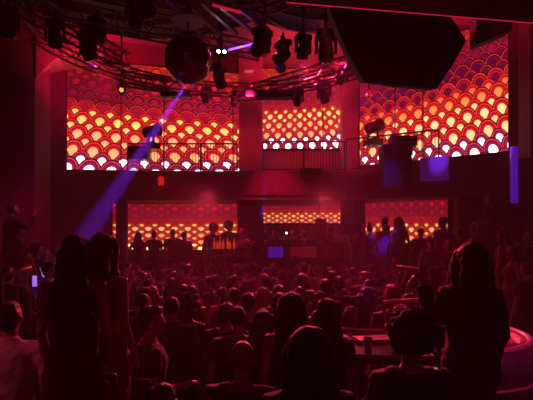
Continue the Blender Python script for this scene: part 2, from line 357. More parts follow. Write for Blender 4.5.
# ---------------------------------------------------------------- haze in the hall
hz = bpy.data.materials.new('haze'); hz.use_nodes = True; hz.node_tree.nodes.clear()
vsn = hz.node_tree.nodes.new('ShaderNodeVolumeScatter'); vsn.inputs['Color'].default_value = (1, .9, .95, 1); vsn.inputs['Density'].default_value = 0.013; vsn.inputs['Anisotropy'].default_value = 0.0
o_ = hz.node_tree.nodes.new('ShaderNodeOutputMaterial'); hz.node_tree.links.new(vsn.outputs[0], o_.inputs['Volume'])
b = nb(); box(b, (0.05, 6.3, 4.1), (13.8, 17.4, 8.2)); o = finish('haze', b, hz); o['kind'] = 'stuff'; tag(o, 'thin stage haze filling the hall and catching the beams', 'haze')

# ---------------------------------------------------------------- rig: trusses, lamps, ball, panels
def lattice(bm, top, bot, n):
    for i in range(n):
        a = top[i]; c = bot[i+1] if i % 2 == 0 else bot[i]; d = top[i+1] if i % 2 else top[i]
        tube(bm, [d, c], 0.011, 5); 
def chordline(f, n): return [f(i/n) for i in range(n+1)]
def truss(name, label, f, n, w=0.26, closed=False, group='lighting trusses under the ceiling'):
    """f(t)->(centre, sideways unit vector)"""
    c0 = f(0)[0]; root = empty(name, c0, 0, label, 'truss', group)
    L = {}
    for sx in (-1, 1):
        for sz in (-1, 1):
            L[sx, sz] = [f(i/n)[0]+f(i/n)[1]*sx*w/2+Vector((0, 0, sz*w/2))-c0 for i in range(n+1)]
            bm = nb(); tube(bm, L[sx, sz], 0.024, 7); finish('chord', bm, 'alu', root, True)
    bm = nb()
    for a, c in (((-1, -1), (-1, 1)), ((1, -1), (1, 1)), ((-1, -1), (1, -1)), ((-1, 1), (1, 1))):
        lattice(bm, L[a], L[c], n)
    finish('lattice', bm, 'alu', root)
    return root
def ring(cx, cy_, r, z, a0=0, a1=2*PI):
    def f(t):
        a = a0+(a1-a0)*t; d = Vector((math.cos(a), math.sin(a), 0)); return Vector((cx, cy_, z))+d*r, d
    return f
def line(A, B):
    A = Vector(A); B = Vector(B); t = (B-A).normalized(); s = Vector((t.y, -t.x, 0)).normalized()
    return lambda u: (A.lerp(B, u), s)
truss('ring_truss', 'large black circular lighting truss above the dance floor', ring(-0.72, 7.6, 3.4, 6.05), 72)
truss('ring_truss', 'smaller upper circular truss inside the big ring', ring(-1.0, 6.4, 2.1, 6.75), 48)
truss('straight_truss', 'straight truss crossing left above the mirror ball', line(pt(60, 12, 7.0), pt(262, 52, 9.2)), 22)
truss('straight_truss', 'straight truss running up to the hanging octagonal panel', line(pt(238, 96, 10.8), pt(372, 58, 8.6)), 18)
truss('straight_truss', 'short truss bar in front of the left screen top', line(pt(118, 78, 10.2), pt(170, 86, 10.4)), 8)
truss('straight_truss', 'dark truss crossing the top left corner', line(pt(4, -6, 6.4), pt(125, 62, 8.6)), 16)
# dropped black canopies with slats above the rig
def canopy(name, label, cx, cy_, rx, ry, z, th, a0, a1, inner=0.0):
    root = empty(name, (cx, cy_, z), 0, label, 'ceiling panel', 'dropped black ceiling panels')
    bm = nb(); n = 40; pts = [Vector((rx*math.cos(a0+(a1-a0)*k/n), ry*math.sin(a0+(a1-a0)*k/n), 0)) for k in range(n+1)]
    if inner: pts += [Vector((rx*inner*math.cos(a0+(a1-a0)*k/n), ry*inner*math.sin(a0+(a1-a0)*k/n), 0)) for k in range(n, -1, -1)]
    prism(bm, pts, (0, 0, th)); finish('panel', bm, 'black', root)
    bm = nb()
    for k in range(3):
        torus(bm, (0, 0, -0.03), 1, .018, a0+.04, a1-.04, 40, 5)
        for v in bm.verts[-41*5:]:
            v.co.x *= rx*(.97-.13*k); v.co.y *= ry*(.97-.13*k)
    finish('edge_rail', bm, 'rig', root, True)
    return root
canopy('ceiling_canopy', 'huge dark dropped ceiling disc over the dance floor', -2.3, 5.2, 3.6, 5.0, 6.95, 0.25, 0, 2*PI)
canopy('ceiling_canopy', 'dark dropped ceiling disc right of the mirror ball', 1.2, 5.4, 2.7, 4.4, 6.9, 0.2, 0, 2*PI)
for k in range(6):
    bm = nb(); A = pt(165+18*k, -4+3*k, 7.2); B = pt(205+16*k, 38-2*k, 8.4); box(bm, (0, 0, 0), ((B-A).length, .07, .05), (B-A).to_track_quat('X', 'Z').to_matrix())
    o = finish('ceiling_batten', bm, 'alu', None); o.location = (A+B)/2; tag(o, ('first','second','third','fourth','fifth','sixth')[k]+' diagonal ceiling batten from the left, above the mirror ball', 'batten', 'diagonal battens under the ceiling')
bm = nb(); A = pt(213, 5, 6.6); B = pt(241, 12.5, 6.9); tube(bm, [A-(A+B)/2, B-(A+B)/2], .022, 10); o = finish('led_tube', bm, M['red_led'], None, True); o.location = (A+B)/2
tag(o, 'short glowing red light tube under the dark ceiling', 'light')

def make_head(sc=1.0):
    """moving head lamp: hangs from its base at the origin, lens pointing down"""
    root = empty('moving_head_lamp', (0, 0, 0)); sc *= .78
    bm = nb(); box(bm, (0, 0, -.05*sc), (.34*sc, .26*sc, .12*sc), bev=.015*sc); box(bm, (0, 0, .05*sc), (.06*sc, .06*sc, .12*sc)); cyl(bm, (0, 0, .05*sc), (0, 0, .19*sc), .022*sc, 8)
    finish('lamp_base', bm, 'rig', root)
    bm = nb()
    for s in (-1, 1): box(bm, (s*.165*sc, 0, -.23*sc), (.05*sc, .11*sc, .30*sc), bev=.012*sc)
    box(bm, (0, 0, -.125*sc), (.34*sc, .12*sc, .05*sc), bev=.01*sc)
    finish('yoke', bm, 'rig', root)
    bm = nb()
    tube(bm, [(0, 0, .17*sc), (0, 0, .13*sc), (0, 0, .02*sc), (0, 0, -.14*sc), (0, 0, -.20*sc)], [.07*sc, .105*sc, .125*sc, .135*sc, .13*sc], 20)
    h = finish('lamp_head', bm, 'rig', root, True); h.location = (0, 0, -.30*sc)
    bm = nb(); tube(bm, [(0, 0, -.198*sc), (0, 0, -.21*sc), (0, 0, -.216*sc)], [.115*sc, .10*sc, .05*sc], 20); l = finish('lens', bm, 'lens', h, True)
    return root
def dup(o, parent=None):
    c = o.copy(); C.objects.link(c)
    if parent: c.parent = parent
    for ch in o.children: dup(ch, c)
    return c
H0 = make_head(); used_h = [False]
def head(px, py, d, tilt, pan, label, sc=1.0, lens=None, up=False, rod=0):
    o = dup(H0) if used_h[0] else H0; used_h[0] = True
    o.location = pt(px, py, d); o.scale = (sc, sc, sc); o.rotation_euler = (PI if up else 0, 0, pan)
    for ch in o.children:
        if ch.name.startswith('lamp_head'):
            ch.rotation_euler = (tilt, 0, 0)
            if lens:
                for l in ch.children: l.material_slots[0].link = 'OBJECT'; l.material_slots[0].material = M[lens]
    if rod:
        bm = nb(); cyl(bm, (0, 0, .12), (0, 0, rod/sc), .02, 8); finish('drop_rod', bm, 'rig', o)
    tag(o, label, 'stage light', 'moving head lamps on the rig')
head(55, 22, 6.9, .5, .3, 'squat black lamp under the left end of the truss')
head(88, 32, 7.5, .4, -.5, 'black lamp at the left shooting a faint violet ray', 1.2)
head(97, 20, 7.3, -.6, .8, 'black lamp bunched in the upper left truss corner')
head(135, 2, 6.8, .9, .2, 'dark lamp with a round lens at the top edge of the hall')
head(121, 80, 10.2, .9, 0.1, 'small lamp glowing orange before the left screen', .8, 'warm_led')
head(206, 88, 10.9, .7, .4, 'lamp under the ring truss right of the mirror ball', .9)
head(219, 66, 9.0, -.4, 1.2, 'long dark lamp hanging close beside the mirror ball', 1.15, rod=8.25-pt(219, 66, 9.0).z)
head(236, 92, 10.9, .8, 2.6, 'lamp on the ring truss before the first pillar', .9)
head(262, 30, 8.2, 1.3, .9, 'lamp with a bright lens rim at the middle of the rig', 1.3)
head(283, 42, 8.6, .9, 2.0, 'dark lamp with violet glow beside the middle of the rig', 1.2)
head(303, 36, 8.4, .2, .4, 'pointed black lamp against the red ceiling', 1.1, rod=8.25-pt(303, 36, 8.4).z)
head(326, 32, 8.0, -.1, 0, 'wide T shaped lamp against the red ceiling', 1.35, rod=8.25-pt(326, 32, 8.0).z)
head(298, 90, 10.6, .8, .2, 'lamp under the curved truss above the middle screen', .95)
head(324, 84, 10.1, .6, -.5, 'larger lamp under the curved truss near the second pillar', 1.1)
head(342, 66, 9.6, .9, .4, 'lamp hung beside the hanging octagonal panel')
head(8, 8, 6.6, .3, .4, 'black lamp in the extreme upper left corner', 1.1)
# round follow lamps seen as discs
def disc_lamp(px, py, d, r, tgt, label, m='lens', rod=.6):
    root = empty('round_spotlight', pt(px, py, d), 0, label, 'stage light'); q = Vector(tgt).to_track_quat('Z', 'Y').to_matrix()
    bm = nb(); tube(bm, [q @ Vector((0, 0, -r*1.6)), q @ Vector((0, 0, -r*1.1)), q @ Vector((0, 0, 0)), q @ Vector((0, 0, r*.15))], [r*.5, r*.9, r, r*1.03], 22); finish('housing', bm, 'rig', root, True)
    bm = nb(); tube(bm, [q @ Vector((0, 0, r*.15)), q @ Vector((0, 0, r*.17))], [r*.86, r*.8], 22); finish('lens', bm, m, root, True)
    bm = nb(); bmesh.ops.create_cone(bm, segments=4, radius1=.01, radius2=.01, depth=.01); bm.free(); bm = nb()
    pts = [q @ Vector((r*1.02*math.cos(a), r*1.02*math.sin(a), r*.16)) for a in [2*PI*k/24 for k in range(25)]]; tube(bm, pts, r*.05, 6); finish('rim', bm, 'chrome', root, True)
    bm = nb(); cyl(bm, (0, 0, r*.9), (0, 0, r*.9+rod), .02, 8); finish('hanger', bm, 'rig', root)
disc_lamp(281, 68, 9.6, .11, (0, -1, -.4), 'small round lamp hanging before the red ceiling')
disc_lamp(265, 40, 8.0, .11, (0.1, -1, -.3), 'round lamp with a bright rim in the middle of the rig')
disc_lamp(146, 7, 6.6, .16, (0, -.8, -.7), 'large dim ringed lamp at the top of the rig')
disc_lamp(121.5, 90, 9.9, .055, (.3, -1, -.1), 'tiny orange lamp shining before the left screen, below the truss', 'warm_led', 2.3)
disc_lamp(369, 93, 10.8, .1, (0, -1, -.2), 'round lamp before the upper right screen')
# LED bar with two white lamps
root = empty('led_blinder', pt(221.5, 51.5, 8.3), .2, 'pair of bright white lamps on the truss above the mirror ball', 'stage light')
bm = nb(); box(bm, (0, .05, 0), (.26, .1, .13), bev=.01); cyl(bm, (0, .05, .06), (0, .05, .5), .02, 8); finish('housing', bm, 'rig', root)
for s in (-1, 1):
    bm = nb(); tube(bm, [(s*.055, 0, 0), (s*.055, -.012, 0)], [.034, .03], 14); finish('lamp', bm, 'white_led', root, True)
bm = nb(); A = pt(228, 50, 8.4); B = pt(262, 42, 8.3); tube(bm, [A-(A+B)/2, B-(A+B)/2], .02, 8); o = finish('led_strip', bm, 'violet_led', None, True); o.location = (A+B)/2
tag(o, 'thin violet light strip on the truss beside the white lamps', 'light')
spot('violet_wash_lamp', pt(225, 44, 8.0), pt(262, 46, 8.7), 60, BLU, 60, .8, .05)
# mirror ball
ML = pt(188, 60, 7.5)
root = empty('mirror_ball', ML, 0, 'big mirror ball hanging left of centre below the trusses', 'mirror ball')
bm = nb(); bmesh.ops.create_uvsphere(bm, u_segments=56, v_segments=30, radius=.40)
fs = bm.faces[:]
bmesh.ops.inset_individual(bm, faces=fs, thickness=.0035, depth=.002)
for i, f in enumerate(bm.faces): f.smooth = False
o = finish('mirror_tiles', bm, mat('mirror_tiles', (.3, .22, .28), .16, 1.0, var=.35, vscale=25), root)
bm = nb(); tube(bm, [(0, 0, .395), (0, 0, .46), (0, 0, .47)], [.09, .09, .03], 16); cyl(bm, (0, 0, .46), (0, 0, .78), .018, 8); finish('hanger', bm, 'rig', root)
root = empty('ball_motor_plate', pt(188, 22, 7.5), 0, 'round plate glowing red from which the mirror ball hangs', 'ceiling plate')
bm = nb(); tube(bm, [(0, 0, 0), (0, 0, .03)], [.28, .28], 32); finish('plate', bm, mat('plate', (.6, .45, .45), .5, var=.2), root)
bm = nb(); box(bm, (0, 0, .12), (.16, .16, .18), bev=.01); cyl(bm, (0, 0, .2), (0, 0, 1.5), .025, 8); finish('motor', bm, 'rig', root)
# hanging octagonal panel
oc = [(329, 3), (337, 27), (350, 56), (364.5, 80.5), (400, 85), (436, 88.5), (451, 66), (465.5, 40.5), (456, 26), (444, 10), (405, 3), (366, 0)]
P = [pt(x, y, 6.0+(y-40)*0.012+(x-400)*.001) for x, y in oc]; c = sum(P, Vector())/len(P)
root = empty('hanging_panel', c, 0, 'huge black many-sided panel hanging at the top right', 'hanging panel')
bm = nb(); prism(bm, [p-c for p in P], (0, .28, .06)); finish('panel', bm, 'black', root)
bm = nb(); tube(bm, [p-c for p in P]+[P[0]-c], .014, 6); finish('edge_rail', bm, 'rig', root, True)
for dx in (-.5, .5):
    bm = nb(); cyl(bm, (dx, .1, .3), (dx, .1, ZC-c.z), .012, 6); finish('cable', bm, 'rig', root)
# line-array blocks at the upper right
def block(px0, py0, px1, py1, d, th, label, name='speaker_array', shear=0.0):
    a = pt(px0, py0, d); b_ = pt(px1, py1, d); c = (a+b_)/2; root = empty(name, c, 0, label, 'loudspeaker')
    W = abs(a.x-b_.x); Hh = abs(a.z-b_.z)
    bm = nb(); box(bm, (0, 0, 0), (W, th, Hh), bev=.015)
    for v in bm.verts: v.co.z += shear*(v.co.x/W)
    finish('cabinet', bm, 'black', root)
    bm = nb(); n = max(3, int(Hh/.06))
    for k in range(n): box(bm, (0, -th/2-.006, -Hh/2+(k+.5)*Hh/n), (W*.86, .012, Hh/n*.55))
    for v in bm.verts: v.co.z += shear*(v.co.x/W)
    finish('grille', bm, 'rig', root)
    return root
block(473, -6, 508, 41, 8.8, .3, 'black loudspeaker array hanging before the upper right screen corner', shear=.28)
block(381, 146, 409, 187, 11.55, .5, 'black loudspeaker on the balcony edge by the violet panel', 'loudspeaker')
block(315, 219, 326, 241, 12.4, .3, 'black loudspeaker standing on the DJ desk', 'loudspeaker')
block(300, 168, 322, 175, 12.5, .12, 'thin black bar mounted on the balcony front below the middle rail', 'bar_speaker')
# ceiling bulkhead with glowing edge above the camera's right
A = pt(287, -1.5, 4.85); B = pt(548, 23.5, 5.35); Cc = Vector((B.x+.3, 1.0, B.z)); D = Vector((A.x, 1.0, A.z))
Bz = [Vector((p.x, p.y, 4.98)) for p in (A, B, Cc, D)]; bm = nb(); prism(bm, Bz, (0, 0, .4)); struct('ceiling_bulkhead', bm, 'wall')
bm = nb(); tube(bm, [Vector((A.x, A.y+.02, 4.99)), Vector((B.x, B.y+.02, 4.99))], .012, 8); o = finish('led_strip', bm, M['red_led'], None, True)
tag(o, 'long thin red light strip along the ceiling edge at top right', 'light')
# exit-type box sign without readable text
bm = nb(); box(bm, (0, 0, 0), (.27, .05, .075), bev=.008); o = finish('lit_sign', bm, 'sign'); o.location = pt(249, 71.3, 13.86); tag(o, 'small pink lit sign high on the first pillar', 'sign')
bm = nb(); box(bm, (0, 0, 0), (1.15, .3, .16), bev=.02); o = finish('equipment_bar', bm, 'rig'); o.location = pt(270, 95, 10.3); tag(o, 'long black equipment bar under the truss before the first pillar', 'rig bar')
bm = nb(); box(bm, (0, 0, 0), (.7, .2, .12), bev=.02); o = finish('equipment_bar', bm, 'rig'); o.location = pt(176, 95, 10.3); tag(o, 'black equipment bar under the mirror ball before the left screen', 'rig bar')

# poles and cables down the screens
for k, (x, y0, y1, d, lab) in enumerate(((121, 80, 172, 12.3, 'thin black cable before the left screen, the left one'), (164, 80, 172, 12.3, 'thin black cable before the left screen, the middle one'),
      (233, 85, 172, 12.3, 'thin black cable at the right end of the left screen'), (323, 50, 205, 12.59, 'thin black cable before the middle screen'), (395, 80, 150, 11.7, 'thin black cable before the right screen, the left one'),
      (423, 82, 160, 11.3, 'thin black cable before the right screen, the right one'), (319, 170, 222, 12.59, 'thin pole below the middle balcony rail'))):
    a = pt(x, y0, d); e = pt(x, y1, d); bm = nb(); cyl(bm, (0, 0, 0), a-e, .014, 6); o = finish('rig_cable', bm, 'rig'); o.location = e; tag(o, lab, 'cable', 'vertical rig cables')

# balcony railings
def railing(name, label, A, B, h, step=.085):
    A = Vector(A); B = Vector(B); L = (B-A).length; root = empty(name, A, 0, label, 'railing', 'railings along the balcony')
    D = B-A
    bm = nb(); cyl(bm, (0, 0, h), D+Vector((0, 0, h)), .022, 8); finish('top_rail', bm, 'rig', root)
    bm = nb(); cyl(bm, (0, 0, .06), D+Vector((0, 0, .06)), .014, 6); finish('bottom_rail', bm, 'rig', root)
    bm = nb(); n = int(L/step)
    for k in range(1, n):
        p = D*k/n; cyl(bm, p+Vector((0, 0, .06)), p+Vector((0, 0, h)), .007, 4)
    b2 = finish('baluster', bm, 'rig', root); b2['kind'] = 'stuff'
    n = max(1, round(L/1.2))
    for k in range(n+1):
        p = D*k/n; bm = nb(); cyl(bm, p, p+Vector((0, 0, h)), .02, 8); finish('post', bm, 'rig', root)
railing('railing', 'balcony railing before the left screen', (-4.0, 12.68, 4.26), (-.85, 12.68, 4.26), .80)
railing('railing', 'balcony railing before the middle screen', (-.1, 12.68, 4.26), (2.25, 12.68, 4.26), .86)
railing('railing', 'angled balcony railing before the right screen', (2.3, 12.68, 4.26), (4.5, 11.5, 4.26), .92)

# balcony lamps and gear
def follow(px, py, d, label, rot):
    root = empty('follow_spot', pt(px, py, d), rot, label, 'stage light', 'large follow spots on the balcony')
    bm = nb(); tube(bm, [(-.26, 0, -.1), (-.2, 0, -.08), (.1, 0, .02), (.24, 0, .07), (.26, 0, .075)], [.08, .15, .17, .20, .20], 20); finish('lamp_head', bm, 'rig', root, True)
    bm = nb(); tube(bm, [(.255, 0, .073), (.275, 0, .078)], [.17, .165], 20); finish('lens', bm, 'lens', root, True)
    bm = nb()
    for s in (-1, 1): box(bm, (0, s*.2, -.15), (.07, .03, .36), bev=.008)
    box(bm, (0, 0, -.34), (.09, .43, .05), bev=.008); finish('yoke', bm, 'rig', root)
    bm = nb(); box(bm, (0, 0, -.45), (.42, .42, .18), bev=.02); finish('lamp_base', bm, 'rig', root)
follow(151, 131, 12.9, 'big round follow spot on the balcony before the left screen', .6)
follow(373, 127, 12.6, 'big round follow spot on the balcony before the right screen', .5)
def gearbox(px0, py0, px1, py1, d, th, label):
    a = pt(px0, py0, d); b_ = pt(px1, py1, d); c = (a+b_)/2; root = empty('equipment_case', c, 0, label, 'equipment', 'equipment cases on the balcony')
    W = abs(a.x-b_.x); Hh = abs(a.z-b_.z); bm = nb(); box(bm, (0, 0, 0), (W, th, Hh), bev=.012); finish('case', bm, 'rig', root)
    bm = nb()
    for k in range(2): cyl(bm, (-W*.3, -th/2-.01, Hh*(.2-.4*k)), (W*.3, -th/2-.01, Hh*(.2-.4*k)), .008, 6)
    finish('trim_bar', bm, 'alu', root)
    for s in (-1, 1):
        bm = nb(); cyl(bm, (s*W*.4, 0, -Hh/2), (s*W*.4, 0, -Hh/2-.22), .014, 6); finish('leg', bm, 'rig', root)
gearbox(130, 147, 149, 160, 12.75, .4, 'black case on the balcony below the left follow spot')
gearbox(390, 137, 415, 147, 11.9, .4, 'black case on top of the balcony loudspeaker')
# violet panel on the balcony and column at the right, light painted as emission
A = pt(420, 158, 11.25); B = pt(449, 180, 10.95)
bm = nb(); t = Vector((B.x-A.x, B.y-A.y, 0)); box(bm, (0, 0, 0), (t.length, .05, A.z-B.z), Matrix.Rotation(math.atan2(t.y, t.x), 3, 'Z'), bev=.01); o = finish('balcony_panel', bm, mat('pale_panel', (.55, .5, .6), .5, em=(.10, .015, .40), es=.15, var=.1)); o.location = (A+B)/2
tag(o, 'violet lit panel on the balcony edge below the right screen', 'panel')
bm = nb(); tube(bm, [(0, 0, 0), (0, 0, 1.35)], .085, 16); o = finish('violet_column', bm, mat('column_glow', (.4, .3, .6), .4, em=(.055, .005, .28), es=1.0), None, True); o.location = pt(514, 203, 10.6); tag(o, 'upright column with painted violet glow at the right edge below the screen', 'light')
# perforated speaker grids on both pillars
def gridpanel(px0, px1, py0, py1, d, label):
    a = pt(px0, py0, d); b_ = pt(px1, py1, d); c = (a+b_)/2; W = b_.x-a.x; Hh = a.z-b_.z
    root = empty('perforated_panel', c, 0, label, 'wall panel', 'perforated panels on the pillars')
    bm = nb(); box(bm, (0, .05, 0), (W, .04, Hh)); finish('back_board', bm, 'wall', root)
    bm = nb(); n = 9
    for k in range(n+1): box(bm, (-W/2+W*k/n, 0, 0), (.028, .04, Hh))
    m = int(Hh/(W/n))
    for k in range(m+1): box(bm, (0, -.005, -Hh/2+Hh*k/m), (W, .04, .028))
    finish('grid', bm, 'black', root)
gridpanel(238, 263, 188, 246, 12.75, 'perforated black panel on the pillar left of the DJ')
gridpanel(341, 363, 188, 250, 12.75, 'perforated black panel on the pillar right of the DJ')

# ---------------------------------------------------------------- people
def remeshed(name, bm, vox, smooth=2, mod=None, m=None):
    me = bpy.data.meshes.new(name); bm.to_mesh(me); bm.free()
    o = bpy.data.objects.new(name, me); C.objects.link(o)
    r = o.modifiers.new('r', 'REMESH'); r.mode = 'VOXEL'; r.voxel_size = vox
    if smooth:
        s = o.modifiers.new('s', 'SMOOTH'); s.factor = .5; s.iterations = smooth
    if mod: mod(o)
    dg = bpy.context.evaluated_depsgraph_get(); dg.update()
    out = bpy.data.meshes.new_from_object(o.evaluated_get(dg)); out.name = name
    bpy.data.objects.remove(o); bpy.data.meshes.remove(me)
    for p in out.polygons: p.use_smooth = True
    out.materials.clear(); out.materials.append(m); return out
# joints of the right arm (mirrored for the left): elbow, wrist, finger direction
ARMS = {
 'down': ((.25, -.02, 1.13), (.27, .05, .88), (0, .1, -1)),
 'close': ((.205, -.03, 1.12), (.20, .08, .89), (0, .2, -1)),
 'sip': ((.21, .09, 1.16), (.22, .25, 1.46), (-.2, .1, 1)),
 'bent': ((.24, -.01, 1.14), (.17, .23, 1.12), (-.3, 1, .2)),
 'hip': ((.36, -.06, 1.16), (.19, .05, 1.02), (-1, .3, -.3)),
 'raised': ((.33, .06, 1.60), (.25, .14, 1.86), (-.1, .3, 1)),
 'phone': ((.27, .16, 1.28), (.17, .32, 1.50), (-.2, .3, 1)),
 'out': ((.40, .12, 1.28), (.52, .33, 1.34), (.3, 1, .2)),
 'wave': ((.44, .02, 1.50), (.50, .06, 1.76), (.1, .2, 1)),
}
def V(*a): return Vector(a)
def arm(bm, side, pose, sex, e=0.0, frac=2.0, hand=True, hand_r=1.0):
    el, wr, fd = [V(*q) for q in ARMS[pose]]
    for q in (el, wr, fd): q.x *= side
    sh = V((.165 if sex == 'f' else .185)*side, -.005, 1.405)
    k = .86 if sex == 'f' else 1.0
    if frac >= 2: capsule(bm, [V(.07*side, 0, 1.40), sh, sh.lerp(el, .5), el, el.lerp(wr, .45), wr], [.062*k+e, .056*k+e, .046*k+e, .039*k+e, .037*k+e, .025*k+e])
    elif frac > 1: 
        a = el.lerp(wr, frac-1); tube(bm, [V(.07*side, 0, 1.40), sh, sh.lerp(el, .5), el, a], [.062*k+e, .058*k+e, .048*k+e, .042*k+e, .036*k+e], 12)
    else: tube(bm, [V(.07*side, 0, 1.40), sh, sh.lerp(el, frac)], [.062*k+e, .06*k+e, .054*k+e], 12)
    if hand:
        f = fd.normalized(); s = f.cross(V(0, 1, 0) if abs(f.y) < .8 else V(0, 0, 1)).normalized()*side; n = s.cross(f).normalized()
        if n.y > 0 and abs(f.y) < .8: n = -n
        capsule(bm, [wr, wr+f*.03], [.026*k, .028*k], 10)
        rot = Matrix((s, n, f)).transposed()
        ell(bm, wr+f*.06, (.042*k, .017*k, .05*k), rot, 2)
        for i, (o, L) in enumerate(((-.031, .064), (-.0105, .078), (.0105, .072), (.031, .056))):
            b0 = wr+f*.085+s*o*k; b1 = b0+f*L*.42*k-n*.004; b2 = b1+(f*.8-n*.5).normalized()*L*.34*k; b3 = b2+(f*.5-n*.8).normalized()*L*.26*k
            capsule(bm, [b0-f*.03, b0, b1, b2, b3], [.0095, .0092, .0085, .0078, .007], 8)
        t0 = wr+f*.03-s*.034*k; capsule(bm, [t0, t0+(f*.6-s*.7)*.035, t0+(f*.85-s*.5-n*.2)*.062], [.013, .011, .009], 8)
LEG = {'stand': ((.095, .01, .50), (.10, -.03, .085)), 'step': ((.10, .05, .50), (.12, -.02, .085)), 'wide': ((.14, .02, .50), (.19, -.02, .085))}
def leg(bm, side, st, sex, e=0.0, shoe=False, z1=None, foot=True):
    kn, an = [V(*q) for q in LEG[st]]; kn.x *= side; an.x *= side; hp = V(.09*side, 0, .90)
    if st == 'step' and side < 0: kn.y -= .06; an.y -= .10
    if not shoe: capsule(bm, [hp, hp.lerp(kn, .5), kn, kn.lerp(an, .35)+V(0, -.012, 0), an], [.088+e, .075+e, .053+e, .052+e, .034+e])
    if foot or shoe: capsule(bm, [an+V(0, -.03, -.045), an+V(.005*side, .06, -.048), an+V(.015*side, .15, -.058)], [.038+e, .038+e, .027+e], 10)
TORSO = {
 'm': [(.80, 0, 0, .12, .09), (.88, 0, -.01, .168, .118), (.96, 0, -.008, .168, .118), (1.08, 0, 0, .148, .105), (1.20, 0, 0, .16, .112), (1.31, 0, .004, .178, .122), (1.39, 0, -.005, .17, .10), (1.445, 0, -.008, .10, .072), (1.49, 0, -.004, .058, .056)],
 'f': [(.80, 0, 0, .12, .09), (.88, 0, -.015, .175, .122), (.95, 0, -.012, .172, .118), (1.08, 0, 0, .125, .092), (1.19, 0, .004, .138, .105), (1.28, 0, .014, .150, .120), (1.37, 0, 0, .150, .092), (1.44, 0, -.008, .085, .062), (1.49, 0, -.004, .048, .048)]}
HC = V(0, .018, 1.625)
def head_parts(bm, sex, hd):
    """head on its neck; hd = (yaw, pitch)"""
    k = .95 if sex == 'f' else 1.0
    rot = Matrix.Rotation(hd[0], 3, 'Z') @ Matrix.Rotation(hd[1], 3, 'X'); piv = V(0, -.01, 1.52)
    t = nb()
    ell(t, HC+V(0, -.012, .022), (.076*k, .094*k, .098*k), None, 3)
    loft(t, [(HC.z-.115, 0, HC.y+.055, .022*k, .020), (HC.z-.105, 0, HC.y+.045, .040*k, .040), (HC.z-.07, 0, HC.y+.03, .056*k, .058), (HC.z-.02, 0, HC.y+.02, .068*k, .074), (HC.z+.03, 0, HC.y+.012, .070*k, .078)], 18)
    capsule(t, [HC+V(0, .086, .012), HC+V(0, .100, -.018), HC+V(0, .106, -.034)], [.009, .011, .014], 8)   # nose
    for s in (-1, 1):
        ell(t, HC+V(.013*s, .096, -.037), (.009, .01, .007), None, 2)
        capsule(t, [HC+V(.014*s, .084, .026), HC+V(.046*s, .070, .028)], [.010, .009], 8)                  # brow
        ell(t, HC+V(.030*s, .074, .004), (.013, .011, .011), None, 2)                                       # eyeball with lid
        ell(t, HC+V(.045*s, .056, -.03), (.02, .02, .02), None, 2)                                          # cheek
        ell(t, HC+V(.077*s*k, -.005, -.005), (.010, .020, .032), Matrix.Rotation(s*.25, 3, 'Z'), 2)         # ear
    capsule(t, [HC+V(-.018, .082, -.060), HC+V(0, .088, -.059), HC+V(.018, .082, -.060)], [.006, .008, .006], 8)
    capsule(t, [HC+V(-.014, .080, -.072), HC+V(0, .085, -.073), HC+V(.014, .080, -.072)], [.006, .009, .006], 8)
    ell(t, HC+V(0, .066, -.098), (.020, .018, .014), None, 2)
    for v in t.verts: v.co = rot @ (v.co-piv)+piv
    me = bpy.data.meshes.new('t'); t.to_mesh(me); t.free(); bm.from_mesh(me); bpy.data.meshes.remove(me)
    capsule(bm, [V(0, -.012, 1.42), V(0, 0, 1.50), V(0, .008, 1.56)], [.058*k, .053*k, .052*k], 12)
    return rot, piv
CACHE = {}
def body_mesh(sex, arms, st, hd, vox):
    key = ('b', sex, arms, st, hd, vox)
    if key not in CACHE:
        bm = nb(); loft(bm, TORSO[sex], 20)
        if sex == 'f':
            for s in (-1, 1): ell(bm, (.066*s, .085, 1.27), (.058, .052, .056), None, 2)
        for s, a in ((1, arms[0]), (-1, arms[1])): arm(bm, s, a, sex); leg(bm, s, st, sex)
        head_parts(bm, sex, hd); CACHE[key] = remeshed('person', bm, vox, 2, None, M['skin'])
    return CACHE[key]
